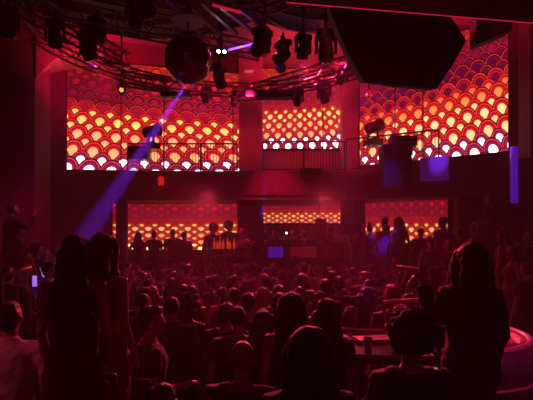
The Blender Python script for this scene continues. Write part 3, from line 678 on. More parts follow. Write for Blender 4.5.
def top_mesh(sex, arms, kind, vox=.013):
    key = ('t', sex, arms, kind)
    if key not in CACHE:
        bm = nb(); e = .018 if kind != 'tank' else .012
        T = [q for q in TORSO[sex] if (q[0] < 1.46 if kind != 'tank' else q[0] < 1.40)]
        if kind == 'dress':
            T = [q for q in TORSO[sex] if .84 < q[0] < 1.40]; T = [(.52, 0, 0, .20, .155), (.66, 0, -.002, .195, .145), (.78, 0, -.005, .19, .135)]+T
        elif kind == 'gown':
            T = [q for q in TORSO[sex] if .84 < q[0] < 1.40]; T = [(.12, 0, 0, .25, .22), (.4, 0, -.002, .22, .18), (.7, 0, -.005, .20, .145)]+T
        elif kind == 'jacket': e = .03; T = [(.80, 0, 0, .175, .125)]+[q for q in T if q[0] > .84]
        else: T = [(.86, 0, -.008, .165, .115)]+[q for q in T if q[0] > .9]
        loft(bm, [(z, cx, cy_, rx+e, ry+e) for z, cx, cy_, rx, ry in T], 22)
        if sex == 'f':
            for s in (-1, 1): ell(bm, (.066*s, .087, 1.27), (.058+e*.7, .052+e*.7, .056+e*.7), None, 2)
        fr = {'tee': .62, 'shirt': 1.85, 'jacket': 1.9, 'tank': 0, 'dress': 0, 'gown': 0}[kind]
        for s, a in ((1, arms[0]), (-1, arms[1])):
            if fr: arm(bm, s, a, sex, e*.9, fr, False)
            else: capsule(bm, [V(.075*s, .05, 1.34), V(.095*s, .0, 1.455), V(.085*s, -.06, 1.36)], [.02, .016, .02], 8)
        if kind in ('shirt', 'jacket'): tube(bm, [V(0, -.005, 1.44), V(0, 0, 1.505)], [.085, .066], 14)
        def fold(o):
            tx = bpy.data.textures.new('fold', 'CLOUDS'); tx.noise_scale = .09; tx.noise_depth = 2
            d = o.modifiers.new('d', 'DISPLACE'); d.texture = tx; d.strength = .022; d.mid_level = .5
        CACHE[key] = remeshed(kind, bm, vox, 2, fold, M['cloth'])
    return CACHE[key]
def trouser_mesh(sex, st):
    key = ('l', sex, st)
    if key not in CACHE:
        bm = nb()
        for s in (-1, 1): leg(bm, s, st, sex, .014, foot=False)
        loft(bm, [(z, cx, cy_, rx+.012, ry+.012) for z, cx, cy_, rx, ry in TORSO[sex] if z < 1.0], 20)
        CACHE[key] = remeshed('trousers', bm, .014, 2, None, M['cloth'])
    return CACHE[key]
def shoe_mesh(sex, st, side):
    key = ('s', st, side)
    if key not in CACHE:
        bm = nb(); leg(bm, side, st, sex, .008, True); CACHE[key] = remeshed('shoe', bm, .012, 1, None, M['cloth'])
    return CACHE[key]
def hair_mesh(kind, sex, hd):
    key = ('h', kind, sex, hd)
    if key in CACHE: return CACHE[key]
    bm = nb(); k = .95 if sex == 'f' else 1.0; c = HC
    cap = lambda g=0.0, dy=-.028, dz=.030: ell(bm, c+V(0, dy, dz), (.082*k+g, .092*k+g, .097*k+g), None, 3)
    if kind == 'short': cap(); ell(bm, c+V(0, .01, .085), (.062, .07, .04)); ell(bm, c+V(0, -.05, -.03), (.062, .055, .055))
    elif kind == 'crop': cap(-.004)
    elif kind == 'quiff': cap(); capsule(bm, [c+V(-.04, .06, .095), c+V(.04, .06, .10)], [.030, .034]); ell(bm, c+V(0, .02, .10), (.065, .07, .045)); ell(bm, c+V(0, -.05, -.03), (.062, .055, .055))
    elif kind == 'curly':
        cap(.012); rr = random.Random(3)
        for i in range(90):
            a = rr.uniform(0, 2*PI); z = rr.uniform(-.75, 1); q = math.sqrt(1-z*z); p = V(math.cos(a)*q, math.sin(a)*q, z)
            if p.y > .35 and z < .55: continue
            ell(bm, c+V(0, -.03, .03)+V(p.x*.118, p.y*.115, p.z*.12), (.03,)*3, None, 1)
    elif kind == 'afro': ell(bm, c+V(0, -.045, .045), (.135, .12, .135))
    elif kind in ('long', 'verylong', 'wavy', 'bob'):
        cap(.006, -.03, .028)
        zb = {'long': 1.30, 'verylong': 1.08, 'wavy': 1.24, 'bob': 1.49}[kind]; wv = .022 if kind == 'wavy' else .006
        S = []
        for i in range(9):
            t = i/8; z = (c.z+.02)*(1-t)+zb*t
            S.append((z, 0, -.055-.045*math.sin(t*2.2), (.088+.035*math.sin(t*2.4))*(1 if t < .85 else .8)+wv*math.sin(i*2.1), .052-.012*t))
        loft(bm, S[::-1], 20)
        for s in (-1, 1):
            e = min(zb+.05, 1.5) if kind == 'bob' else zb+.08
            capsule(bm, [c+V(.066*s*k, .02, .07), c+V(.088*s*k, .022, 0), V(.088*s*k, .015, 1.52), V(.092*s, .03, (1.52+e)/2), V(.09*s, .06, e)], [.024, .026, .030, .032, .018])
    elif kind == 'full':
        ell(bm, c+V(0, -.045, .03), (.108, .10, .112)); S = []
        for i in range(9):
            t = i/8; S.append(((c.z+.05)*(1-t)+1.26*t, 0, -.065-.02*math.sin(t*2.2), .105+.03*math.sin(t*2.2), .062-.02*t))
        loft(bm, S[::-1], 22)
        for q in (-1, 1): capsule(bm, [c+V(.070*q, .015, .06), c+V(.092*q, .015, -.01), V(.100*q, .012, 1.52), V(.105*q, .02, 1.42)], [.03, .032, .034, .022])
    elif kind in ('bun', 'ponytail'):
        cap()
        if kind == 'bun': ell(bm, c+V(0, -.07, .125), (.048, .048, .042)); ell(bm, c+V(0, -.05, -.03), (.06, .05, .055))
        else: capsule(bm, [c+V(0, -.11, .07), c+V(0, -.155, .03), c+V(0, -.15, -.09), c+V(0, -.12, -.22)], [.026, .036, .034, .014])
    elif kind == 'cap':
        ell(bm, c+V(0, -.012, .050), (.088*k, .104*k, .085)); loft(bm, [(c.z+.036, 0, c.y+.09, .066, .085), (c.z+.048, 0, c.y+.085, .064, .082)], 18); ell(bm, c+V(0, -.05, -.02), (.066, .055, .06))
    elif kind == 'crown':
        cap(.004)
        S = [(1.42, 0, -.10, .09, .03), (1.5, 0, -.09, .10, .045), (1.6, 0, -.06, .095, .06)]; loft(bm, S, 18)
    rot = Matrix.Rotation(hd[0], 3, 'Z') @ Matrix.Rotation(hd[1], 3, 'X'); piv = V(0, -.01, 1.52)
    for v in bm.verts:
        f = max(0, min(1, (v.co.z-1.40)/.14)); v.co = v.co.lerp(rot @ (v.co-piv)+piv, f)
    def curl(o):
        tx = bpy.data.textures.new('curl', 'CLOUDS'); tx.noise_scale = .045; tx.noise_depth = 3
        d = o.modifiers.new('d', 'DISPLACE'); d.texture = tx; d.strength = .020 if kind in ('curly', 'afro', 'wavy') else .019; d.mid_level = .5
    CACHE[key] = remeshed('hair', bm, .009, 1, curl, M['hair']); return CACHE[key]
def child(name, me, root, col):
    o = bpy.data.objects.new(name, me); C.objects.link(o); o.parent = root; o.color = (*col, 1); return o
BLACK = (.012, .010, .012); DARK = (.035, .02, .025); GREY = (.14, .12, .13); PALE = (.55, .5, .5); WINE = (.16, .02, .03); BLUEC = (.05, .06, .2)
SK = [(.50, .29, .21), (.42, .23, .16), (.26, .14, .09), (.14, .075, .05)]
HR = {'black': (.012, .009, .009), 'brown': (.05, .028, .016), 'fair': (.26, .17, .09)}
def person(loc, rz, sex='m', arms=('down', 'down'), st='stand', hd=(0, 0), hair='short', hcol='black', top='tee', tcol=DARK, bcol=BLACK, skin=1, sc=1.0, label='', group=None, vox=.011, tilt=(0, 0)):
    o = bpy.data.objects.new('person', body_mesh(sex, arms, st, hd, vox)); C.objects.link(o)
    o.location = loc; o.rotation_euler = (tilt[0], tilt[1], rz); o.scale = (sc, sc, sc); o.color = (*SK[skin], 1)
    tag(o, label, 'person', group)
    if hair and hair != 'bald': child('cap' if hair == 'cap' else 'hair', hair_mesh(hair, sex, hd), o, HR[hcol] if hair != 'cap' else tcol)
    child({'tee': 'shirt', 'shirt': 'shirt', 'tank': 'tank_top', 'jacket': 'jacket', 'dress': 'dress', 'gown': 'dress'}[top], top_mesh(sex, arms, top), o, tcol)
    if top not in ('dress', 'gown'): child('trousers', trouser_mesh(sex, st), o, bcol)
    for s in (-1, 1): child('shoe', shoe_mesh(sex, st, s), o, BLACK)
    return o
FH = 1.74   # height of an unscaled figure with hair
def stand(px, py_top, d, base, rz, **k):
    """a person whose head top shows at (px, py_top) at depth d, standing at height base"""
    p = pt(px, py_top, d); return person((p.x, p.y, base), rz, sc=(p.z-base)/FH, **k)
HV = .007
# the people nearest the camera
stand(75, 236, 2.85, .70, .10, sex='f', arms=('close', 'close'), hair='verylong', hcol='black', top='dress', tcol=(.05, .012, .02), skin=1, vox=HV, label='woman with very long dark hair in a dark dress, back turned, far left front')
stand(103, 234, 3.1, .70, -.35, sex='f', arms=('close', 'close'), hair='verylong', hcol='brown', top='dress', tcol=(.22, .02, .03), skin=0, vox=HV, label='woman in a wine red dress just right of the long-haired woman at left')
stand(470, 245, 2.85, .70, .15, sex='f', arms=('close', 'sip'), hair='full', hcol='black', top='jacket', tcol=BLACK, skin=1, vox=HV, label='long-haired woman in black jacket standing tall at right, holding a drink')
stand(9, 303, 2.95, .30, .3, sex='m', arms=('bent', 'down'), hair='short', top='shirt', tcol=(.62, .52, .52), skin=1, vox=HV, label='man in a pale shirt seen from behind in the lower left corner')
stand(411, 316, 2.1, .50, .1, sex='f', arms=('bent', 'bent'), hair='curly', hcol='brown', top='tee', tcol=BLACK, skin=1, vox=HV, label='curly-haired person in black before the tall woman at right')
stand(309, 330, 2.0, .30, 0.05, sex='f', arms=('close', 'close'), hair='full', hcol='black', top='tee', tcol=BLACK, skin=2, vox=HV, label='large dark head with neck-length hair at the bottom centre, back to the camera')
stand(242, 342, 2.8, .0, -.15, sex='m', arms=('bent', 'down'), hair='bald', top='tee', tcol=BLACK, skin=1, vox=HV, label='bald man in a black shirt at the bottom, left of centre')
stand(150, 307, 3.7, .0, -1.2, sex='m', arms=('bent', 'down'), hair='short', top='tee', tcol=DARK, skin=1, label='man in profile facing right, behind the women at left')
stand(238, 307, 4.1, .0, .1, sex='m', arms=('down', 'down'), hair='crop', top='tee', tcol=DARK, skin=1, label='close-cropped man standing straight behind the bald man')
stand(264, 311, 3.9, .0, -.9, sex='f', arms=('bent', 'down'), hair='wavy', hcol='brown', top='tank', tcol=DARK, skin=0, label='woman with wavy hair in profile just right of the cropped man')
stand(291, 295, 3.25, .30, .0, sex='f', arms=('close', 'close'), hair='full', top='tank', tcol=BLACK, skin=1, label='woman with full dark hair beyond the large dark head, left of two')
stand(327, 299, 3.3, .30, -.5, sex='f', arms=('close', 'bent'), hair='wavy', hcol='brown', top='tee', tcol=BLACK, skin=1, label='long-haired woman right of the full-haired one near bottom centre')
stand(120, 345, 3.2, .0, .2, sex='m', arms=('bent', 'bent'), hair='short', top='tee', tcol=BLACK, skin=2, label='dark figure low between the women at left and the bald man')
stand(163, 384, 2.6, .0, .4, sex='f', arms=('close', 'close'), hair='bob', top='tee', tcol=BLACK, skin=1, label='short dark-haired woman at the very bottom, left of the bald man')
# people on the left terrace
stand(12, 203, 8.4, 1.25, -.7, sex='m', arms=('phone', 'out'), hair='short', top='jacket', tcol=BLACK, skin=1, label='man in black raised high at the far left, one hand held out')
b = nb(); box(b, (-5.2, 8.6, .9), (1.9, .8, .7), bev=.06); o = finish('sofa_plinth', b, 'leather'); tag(o, 'leather bench top at the left wall under the raised man', 'bench')
for px, py, d, rz, sx, hr, hc, tp, tc, ar, lb in (
  (17, 236, 6.6, .3, 'f', 'long', 'fair', 'tank', PALE, ('down', 'down'), 'fair-haired woman in a pale top below the raised man at left'),
  (36, 243, 7.2, -.6, 'm', 'short', 'black', 'tee', DARK, ('down', 'bent'), 'man in a dark tee on the left terrace, right of the fair woman'),
  (44, 248, 8.0, -1.0, 'f', 'bun', 'brown', 'tank', WINE, ('bent', 'down'), 'woman with a bun on the left terrace, face lit pink'),
  (57, 246, 9.0, -.3, 'm', 'quiff', 'brown', 'shirt', GREY, ('down', 'down'), 'man in a grey shirt on the left terrace behind the long-haired woman'),
  (28, 247, 9.5, 0, 'f', 'ponytail', 'black', 'tank', DARK, ('down', 'down'), 'woman with a ponytail at the back of the left terrace'),
  (5, 250, 8.9, -.4, 'm', 'cap', 'black', 'tee', BLACK, ('down', 'down'), 'man in a cap at the left edge of the left terrace'),
  (48, 262, 5.7, -.9, 'm', 'short', 'black', 'shirt', (.35, .3, .5), ('bent', 'bent'), 'man in a violet lit shirt looking at a phone, left terrace'),
  (8, 268, 5.4, .2, 'm', 'short', 'black', 'jacket', BLACK, ('down', 'down'), 'man in a black jacket at the terrace rail by the left edge')):
    stand(px, py, d, .55, rz, sex=sx, arms=ar, hair=hr, hcol=hc, top=tp, tcol=tc, skin=0, label=lb, group='guests on the left terrace')
# people on the stage, against the lower screens
for px, py, d, base, rz, sx, hr, hc, tp, tc, ar, lb in (
  (138, 232, 12.9, .85, .1, 'f', 'long', 'black', 'tank', DARK, ('down', 'down'), 'long-haired silhouette at the left end of the lower left screen'),
  (154, 231, 12.9, .85, -.1, 'm', 'short', 'black', 'tee', BLACK, ('down', 'hip'), 'broad short-haired silhouette second from left before the lower left screen'),
  (173, 229, 12.9, .85, .3, 'm', 'crop', 'black', 'tee', BLACK, ('down', 'down'), 'tall cropped silhouette in the middle before the lower left screen'),
  (184, 232, 12.8, .85, -.3, 'm', 'short', 'black', 'jacket', BLACK, ('down', 'down'), 'wide silhouette in a jacket, rightmost before the lower left screen'),
  (213, 225, 12.9, .85, .4, 'f', 'afro', 'black', 'jacket', BLACK, ('bent', 'down'), 'dancer with huge dark hair left of the bottles on stage'),
  (229, 222, 12.95, .85, -.4, 'f', 'afro', 'black', 'jacket', BLACK, ('bent', 'down'), 'dancer with huge dark hair right of the bottles on stage'),
  (242, 228, 12.3, .85, 2.6, 'f', 'long', 'brown', 'tank', WINE, ('down', 'out'), 'bare-legged dancer leaning at the left end of the DJ desk'),
  (258, 222, 13.0, 1.15, 3.3, 'm', 'short', 'black', 'tee', DARK, ('bent', 'bent'), 'man behind the left end of the DJ desk, by the blue panel'),
  (272, 228, 13.1, 1.15, 3.0, 'm', 'cap', 'black', 'tee', BLACK, ('bent', 'bent'), 'man in a cap behind the DJ desk'),
  (292, 229, 13.0, 1.15, 3.14, 'm', 'quiff', 'black', 'tee', DARK, ('bent', 'raised'), 'DJ with one arm raised behind the middle of the desk'),
  (303, 230, 13.1, 1.15, 3.0, 'f', 'long', 'brown', 'tank', DARK, ('bent', 'down'), 'long-haired woman beside the DJ, left of the small loudspeaker'),
  (331, 226, 12.7, 1.15, .4, 'm', 'short', 'brown', 'tee', GREY, ('down', 'down'), 'man at the right end of the DJ desk'),
  (340, 224, 12.6, .85, -.2, 'm', 'short', 'fair', 'shirt', PALE, ('down', 'down'), 'man in a pale shirt standing before the right pillar'),
  (359, 222, 12.2, .85, .7, 'f', 'long', 'brown', 'dress', WINE, ('down', 'bent'), 'woman in a red lit dress, leftmost before the lower right screen'),
  (370, 224, 12.4, .85, -.5, 'f', 'bun', 'black', 'dress', (.12, .05, .25), ('bent', 'hip'), 'woman with a bun between the red dress and the headdress'),
  (385, 219, 12.3, .85, 0, 'f', 'crown', 'black', 'gown', (.32, .2, .55), ('hip', 'hip'), 'woman in violet lit gown wearing a spiky headdress on stage'),
  (399, 217, 12.1, .85, .2, 'f', 'long', 'black', 'dress', BLACK, ('down', 'down'), 'long-haired woman in black right of the headdress woman'),
  (421, 228, 11.9, .80, 0, 'm', 'crop', 'black', 'tee', BLACK, ('down', 'down'), 'dark slim silhouette before the bright part of the lower right screen'),
  (443, 217, 11.3, .80, .5, 'm', 'short', 'black', 'tee', (.5, .45, .75), ('hip', 'down'), 'man in a pale violet lit tee at the right end of the lower right screen')):
    stand(px, py, d, base, rz, sex=sx, arms=ar, hair=hr, hcol=hc, top=tp, tcol=tc, skin=1 if tc is not PALE else 0, label=lb, group='people on and beside the stage')
# right terrace
slab('floor_podium_right', 4.6, 5.7, 9.2, 10.3, .80, 1.55, 'black')
for px, py, d, base, rz, sx, hr, hc, tp, tc, ar, lb in (
  (490, 195, 9.7, 1.55, .9, 'm', 'quiff', 'fair', 'tee', BLACK, ('down', 'bent'), 'man in black standing highest at right, head bent down'),
  (461, 226, 9.6, .8, -.5, 'm', 'short', 'black', 'tee', DARK, ('down', 'down'), 'short-haired man left of the high standing man at right'),
  (476, 222, 9.0, .8, .6, 'f', 'bob', 'fair', 'tank', DARK, ('down', 'down'), 'fair bobbed woman just left of the high standing man'),
  (504, 228, 7.6, .8, .7, 'f', 'long', 'black', 'dress', WINE, ('down', 'down'), 'long-haired woman in a wine dress right of the high standing man'),
  (519, 234, 8.2, .8, 0, 'm', 'short', 'black', 'jacket', BLACK, ('down', 'down'), 'man in a dark jacket second from the right edge, right terrace'),
  (531, 229, 7.4, .8, .9, 'm', 'quiff', 'brown', 'shirt', DARK, ('bent', 'down'), 'man in a dark shirt cut by the right edge of the picture'),
  (430, 236, 9.2, .8, 0, 'f', 'ponytail', 'black', 'tank', DARK, ('down', 'down'), 'woman with a ponytail below the lower right screen end'),
  (449, 240, 8.6, .8, 1.2, 'm', 'crop', 'black', 'tee', DARK, ('bent', 'down'), 'cropped man right behind the tall woman, right terrace'),
  (512, 246, 6.6, .8, 1.5, 'f', 'long', 'brown', 'tank', WINE, ('down', 'down'), 'long-haired woman in a wine top near the right table'),
  (527, 262, 5.9, .5, .4, 'm', 'short', 'black', 'tee', BLACK, ('down', 'down'), 'man in a black tee above the round booth at the right edge')):
    stand(px, py, d, base, rz, sex=sx, arms=ar, hair=hr, hcol=hc, top=tp, tcol=tc, skin=0, label=lb, group='guests on the right terrace')
# headdress, small held things
hp = pt(385, 219, 12.3); root = empty('headdress', (hp.x, hp.y, hp.z-.05), 0, 'spiky pale headdress on the woman in the violet gown', 'headdress')
for k in range(7):
    a = -1.1+k*.366; bm = nb(); tube(bm, [(0, 0, -.04), (math.sin(a)*.10, 0, math.cos(a)*.08), (math.sin(a)*.17, 0, math.cos(a)*.17)], [.014, .02, .003], 6); finish('spike', bm, 'cloth', root).color = (.5, .5, .7, 1)

# crowd on the dance floor: rows facing the stage
ROWS = [(11.5, 'first'), (10.75, 'second'), (10.0, 'third'), (9.3, 'fourth'), (8.6, 'fifth'), (7.95, 'sixth'), (7.3, 'seventh'), (6.7, 'eighth'), (6.1, 'ninth'), (5.5, 'tenth'), (4.95, 'eleventh'), (4.45, 'twelfth')]
ORD = 'first second third fourth fifth sixth seventh eighth ninth tenth eleventh twelfth thirteenth fourteenth fifteenth sixteenth'.split()
HSTY = [('m', 'short', 'short-haired'), ('m', 'crop', 'close-cropped'), ('m', 'quiff', 'swept-haired'), ('f', 'long', 'long-haired'), ('f', 'wavy', 'wavy-haired'), ('f', 'bun', 'bun-haired'), ('m', 'curly', 'curly-haired'), ('f', 'ponytail', 'ponytailed'), ('f', 'bob', 'bobbed'), ('m', 'cap', 'capped')]
HW = [7, 4, 3, 6, 3, 1.5, 1.2, 1.5, 1.5, 1.2]
ARMSET = {'m': [('down', 'down'), ('bent', 'down'), ('phone', 'down'), ('bent', 'bent')], 'f': [('down', 'down'), ('bent', 'down'), ('raised', 'down'), ('wave', 'hip')]}
TOPS = {'m': [('tee', DARK, 'dark tee'), ('tee', BLACK, 'black tee'), ('shirt', GREY, 'grey shirt'), ('shirt', DARK, 'dark shirt'), ('tee', PALE, 'pale tee')], 'f': [('tank', BLACK, 'black top'), ('tank', WINE, 'wine red top'), ('dress', DARK, 'dark dress'), ('tank', PALE, 'pale top')]}
TW = {'m': [5, 5, 1.5, 3, .7], 'f': [5, 2, 4, .8]}
taken = [(ob.location.x, ob.location.y) for ob in bpy.data.objects if ob.name.startswith('person') and ob.parent is None]
for d, rn in ROWS:
    x0, x1 = max(-3.6, -.60*d+.1), (2.7 if d > 6 else min(2.7, .33*d))
    if d < 5.2: x0 = -2.2
    if d > 9.9: x0, x1 = -5.6 if d > 12 else -3.7, 2.8
    x = x0+R.uniform(0, .3); row = []
    while x < x1:
        y = d+R.uniform(-.16, .16)
        if all((x-a)**2+(y-c)**2 > .34**2 for a, c in taken): row.append((x, y)); taken.append((x, y))
        x += R.uniform(.50, .66)
    for k, (x, y) in enumerate(row):
        sx, hr, hl = R.choices(HSTY, HW)[0]; tp, tc, tl = R.choices(TOPS[sx], TW[sx])[0]
        ar = R.choices(ARMSET[sx], [6, 3, .12, 1.2])[0]; hc = R.choices(['black', 'brown', 'fair'], [6, 3, 1])[0]
        hd = R.choice([(0, 0), (0, 0), (.5, -.05), (-.5, 0)]); rz = R.gauss(0, .35)
        if R.random() < .16: rz = R.uniform(1.2, 5.0)
        hgt = R.uniform(1.66, 1.84) if sx == 'm' else R.uniform(1.56, 1.72)
        if ar[0] in ('raised', 'wave') and d < 6.5: ar = ('down', 'down')
        person((x, y, 0), rz, sex=sx, arms=ar, hd=hd, st=R.choice(['stand', 'step']), hair=hr, hcol=hc, top=tp, tcol=tc, skin=R.choices([0, 1, 2, 3], [3, 4, 2, 1])[0], sc=hgt/FH,
               label=f'{hl} dancer in {tl}, {ORD[k]} from the left, {rn} row from the stage', group='dancers packed on the dance floor')

# ---------------------------------------------------------------- DJ desk and stage furniture
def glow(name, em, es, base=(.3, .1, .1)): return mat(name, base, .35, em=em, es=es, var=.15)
a = pt(262, 243, 12.35); e = pt(345, 262, 12.35)
root = empty('dj_desk', (a.x/2+e.x/2, 12.45, 1.15), 0, 'long DJ desk on the stage riser with red and violet lit front', 'desk'); W = e.x-a.x
bm = nb(); box(bm, (0, 0, 1.02), (W, .62, .06), bev=.01); finish('desk_top', bm, 'rig', root)
bm = nb(); box(bm, (0, .05, .5), (W-.1, .5, .98), bev=.01); finish('desk_body', bm, 'black', root)
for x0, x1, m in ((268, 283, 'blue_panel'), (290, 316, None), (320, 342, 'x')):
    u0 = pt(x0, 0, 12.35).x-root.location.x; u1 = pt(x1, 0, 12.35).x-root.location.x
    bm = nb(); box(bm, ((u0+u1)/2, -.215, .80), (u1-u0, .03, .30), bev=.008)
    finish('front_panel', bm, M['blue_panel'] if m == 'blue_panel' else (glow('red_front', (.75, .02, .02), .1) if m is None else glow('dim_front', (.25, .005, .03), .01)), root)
for k, x in enumerate((-.55, .25)):
    root = empty('media_player', (1.02+x, 12.4, 2.2), 0, ('left', 'right')[k]+' black media player on the DJ desk', 'DJ equipment', 'players on the DJ desk')
    bm = nb(); box(bm, (0, 0, .055), (.3, .36, .11), bev=.01); finish('case', bm, 'rig', root)
    bm = nb(); tube(bm, [(0, -.04, .11), (0, -.04, .125)], [.10, .095], 24); finish('jog_wheel', bm, 'alu', root)
    bm = nb(); box(bm, (0, .12, .16), (.2, .02, .1), Matrix.Rotation(-.4, 3, 'X')); finish('display', bm, 'rig', root)
root = empty('mixer', (.87, 12.4, 2.2), 0, 'small black mixer between the two media players', 'DJ equipment')
bm = nb(); box(bm, (0, 0, .045), (.28, .34, .09), bev=.008); finish('case', bm, 'rig', root)
for i in range(3):
    bm = nb(); cyl(bm, (-.08+.08*i, .06, .09), (-.08+.08*i, .06, .115), .012, 10); finish('knob', bm, 'alu', root)
bm = nb(); tube(bm, [(0, 0, 0), (0, -.03, 0)], [.028, .022], 12); o = finish('desk_lamp', bm, 'white_led'); o.location = pt(286.5, 233, 12.5)
tag(o, 'tiny bright white light above the DJ desk', 'light')
bm = nb(); cyl(bm, (0, 0, -.31), (0, 0, -.02), .008, 6); finish('stem', bm, 'rig', o)
# bottle table
root = empty('bottle_table', pt(224, 262, 12.15)-Vector((0, 0, .80)), 0, 'small high table full of bottles with painted glow on the stage edge', 'table')
root.location.z = .85
bm = nb(); tube(bm, [(0, 0, 1.16), (0, 0, 1.20)], [.36, .36], 28); finish('table_top', bm, 'gloss', root)
bm = nb(); cyl(bm, (0, 0, .02), (0, 0, 1.16), .035, 10); finish('leg', bm, 'alu', root)
bm = nb(); tube(bm, [(0, 0, 0), (0, 0, .025)], [.24, .22], 24); finish('base', bm, 'rig', root)
for k in range(7):
    hb_ = (.29, .22, .30, .25, .31, .21, .28)[k]; bm = nb(); tube(bm, [(0, 0, 0), (0, 0, hb_*.55), (0, 0, hb_*.72), (0, 0, hb_)], [.036, .036, .014, .013], 12)
    o = finish('bottle', bm, 'bottle', None, True); o.location = (root.location.x+(-.27, -.19, -.10, -.03, .10, .17, .27)[k], 12.15+.1*math.sin(k*2.3), 2.05)
    tag(o, ORD[k]+' amber bottle with painted glow from the left on the stage table', 'bottle', 'bottles on the stage table')
# rails between the terraces and the floor
M['rail'] = mat('polished_rail', (.8, .5, .5), .3, .4, var=.1)
def guard_rail(pa, pb, da, db, base, label, lit='rail'):
    A = pt(pa[0], pa[1], da); B = pt(pb[0], pb[1], db); root = empty('guard_rail', (A.x, A.y, base), 0, label, 'railing', 'guard rails of the terraces'); A0 = A-root.location; B0 = B-root.location
    bm = nb(); cyl(bm, A0, B0, .022, 10); finish('hand_rail', bm, lit, root, True)
    for t in (0, .5, 1):
        p = A0.lerp(B0, t); bm = nb(); cyl(bm, (p.x, p.y, 0), p, .016, 8); finish('post', bm, 'alu', root)
guard_rail((396, 266), (445, 272), 6.9, 6.5, .0, 'polished rail before the right terrace, left of the tall woman')
guard_rail((384, 302), (447, 298), 4.9, 4.9, .5, 'polished rail above the bar table, left of the tall woman')
guard_rail((3, 276), (31, 267), 5.0, 5.3, .55, 'polished rail at the left edge before the left terrace')
# bar table right of centre
A = pt(358, 352, 3.3); zt = A.z
root = empty('bar_table', (.92, 3.55, .5), -.1, 'glossy red lit bar table just left of the curly-haired person', 'table'); H = zt-.5
bm = nb(); box(bm, (0, 0, H-.02), (.62, .9, .04), bev=.012); finish('table_top', bm, 'gloss', root)
bm = nb(); 
for q in ((-.3, 0, .02, .9), (.3, 0, .02, .9)): box(bm, (q[0], q[1], H+.015), (q[2], q[3], .03), bev=.004)
for y in (-.44, .44): box(bm, (0, y, H+.015), (.62, .02, .03), bev=.004)
finish('rim', bm, 'chrome', root)
for sx in (-1, 1):
    for sy in (-1, 1):
        bm = nb(); cyl(bm, (.26*sx, .4*sy, 0), (.26*sx, .4*sy, H-.03), .02, 8); finish('leg', bm, 'alu', root)
root = empty('serving_tray', (.90, 3.70, zt+.002), .2, 'flat serving tray on the bar table', 'tray')
bm = nb(); box(bm, (0, 0, .008), (.36, .26, .012), bev=.004); finish('tray_base', bm, 'leather', root)
bm = nb(); tube(bm, [(-.18, -.13, .02), (.18, -.13, .02), (.18, .13, .02), (-.18, .13, .02), (-.18, -.13, .02)], .008, 6); finish('tray_rim', bm, 'chrome', root)
for k, (x, y) in enumerate(((.76, 3.3), (.96, 3.28), (1.05, 3.46))):
    bm = nb(); tube(bm, [(0, 0, 0), (0, 0, .01), (0, 0, .11), (0, 0, .112), (0, 0, .015)], [.026, .028, .036, .033, .024], 16); o = finish('drinking_glass', bm, mat('clear_glass', (.7, .5, .5), .05, .3, var=.05), None, True); o.location = (x, y, zt+.002)
    tag(o, ('left', 'middle', 'right')[k]+' of three short glasses on the bar table', 'glass', 'glasses on the bar table')
# round booth at the lower right
bc = Vector((1.70, 4.37, .5)); Hb = .95
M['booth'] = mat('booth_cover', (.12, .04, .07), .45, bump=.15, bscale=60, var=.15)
root = empty('round_booth', bc, 0, 'round padded booth with a shiny rim at the lower right edge', 'booth')
a0, a1 = -2.2, 2.0
def arcwall(bm, r0, r1, z0, z1, n=48):
    r0 *= 1.12; r1 *= 1.12
    rows = []
    for k in range(n+1):
        a = a0+(a1-a0)*k/n; c, s_ = math.cos(a), math.sin(a)
        rows.append([bm.verts.new((r*c, r*s_, z)) for r, z in ((r0, z0), (r1, z0), (r1, z1), (r0, z1))])
    for p, q in zip(rows, rows[1:]):
        for i in range(4): bm.faces.new((p[i], q[i], q[(i+1) % 4], p[(i+1) % 4]))
    bm.faces.new(rows[0]); bm.faces.new(rows[-1][::-1]); bmesh.ops.recalc_face_normals(bm, faces=bm.faces[:])
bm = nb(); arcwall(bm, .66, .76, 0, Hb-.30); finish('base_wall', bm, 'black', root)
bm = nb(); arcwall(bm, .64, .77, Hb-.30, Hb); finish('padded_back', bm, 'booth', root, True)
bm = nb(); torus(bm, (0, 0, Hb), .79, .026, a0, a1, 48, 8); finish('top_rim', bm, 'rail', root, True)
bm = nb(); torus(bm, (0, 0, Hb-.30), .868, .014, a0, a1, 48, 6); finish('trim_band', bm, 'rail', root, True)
bm = nb(); arcwall(bm, .30, .64, .40, .52); finish('seat', bm, 'leather', root)
for k, (a, lb) in enumerate(((.75, 'far'), (.25, 'middle'), (-.25, 'near'))):
    bm = nb(); box(bm, (0, 0, 0), (.38, .13, .34), bev=.05)
    o = finish('cushion', bm, mat('cushion_cloth', (.6, .12, .12), .7, bump=.3, bscale=80, var=.1), None, True); o.location = bc+Vector((.60*math.cos(a), .60*math.sin(a), .76)); o.rotation_euler = (-.25, 0, a-PI/2)
    tag(o, f'{lb} red cushion leaning inside the round booth', 'cushion', 'red cushions in the round booth')
root = empty('cocktail_table', bc+Vector((-.25, 0, 0)), 0, 'small round cocktail table inside the booth opening', 'table')
bm = nb(); tube(bm, [(0, 0, .60), (0, 0, .63)], [.22, .22], 28); finish('table_top', bm, 'gloss', root)
bm = nb(); cyl(bm, (0, 0, .02), (0, 0, .6), .025, 10); finish('leg', bm, 'alu', root)
bm = nb(); tube(bm, [(0, 0, 0), (0, 0, .02)], [.16, .15], 20); finish('base', bm, 'rig', root)
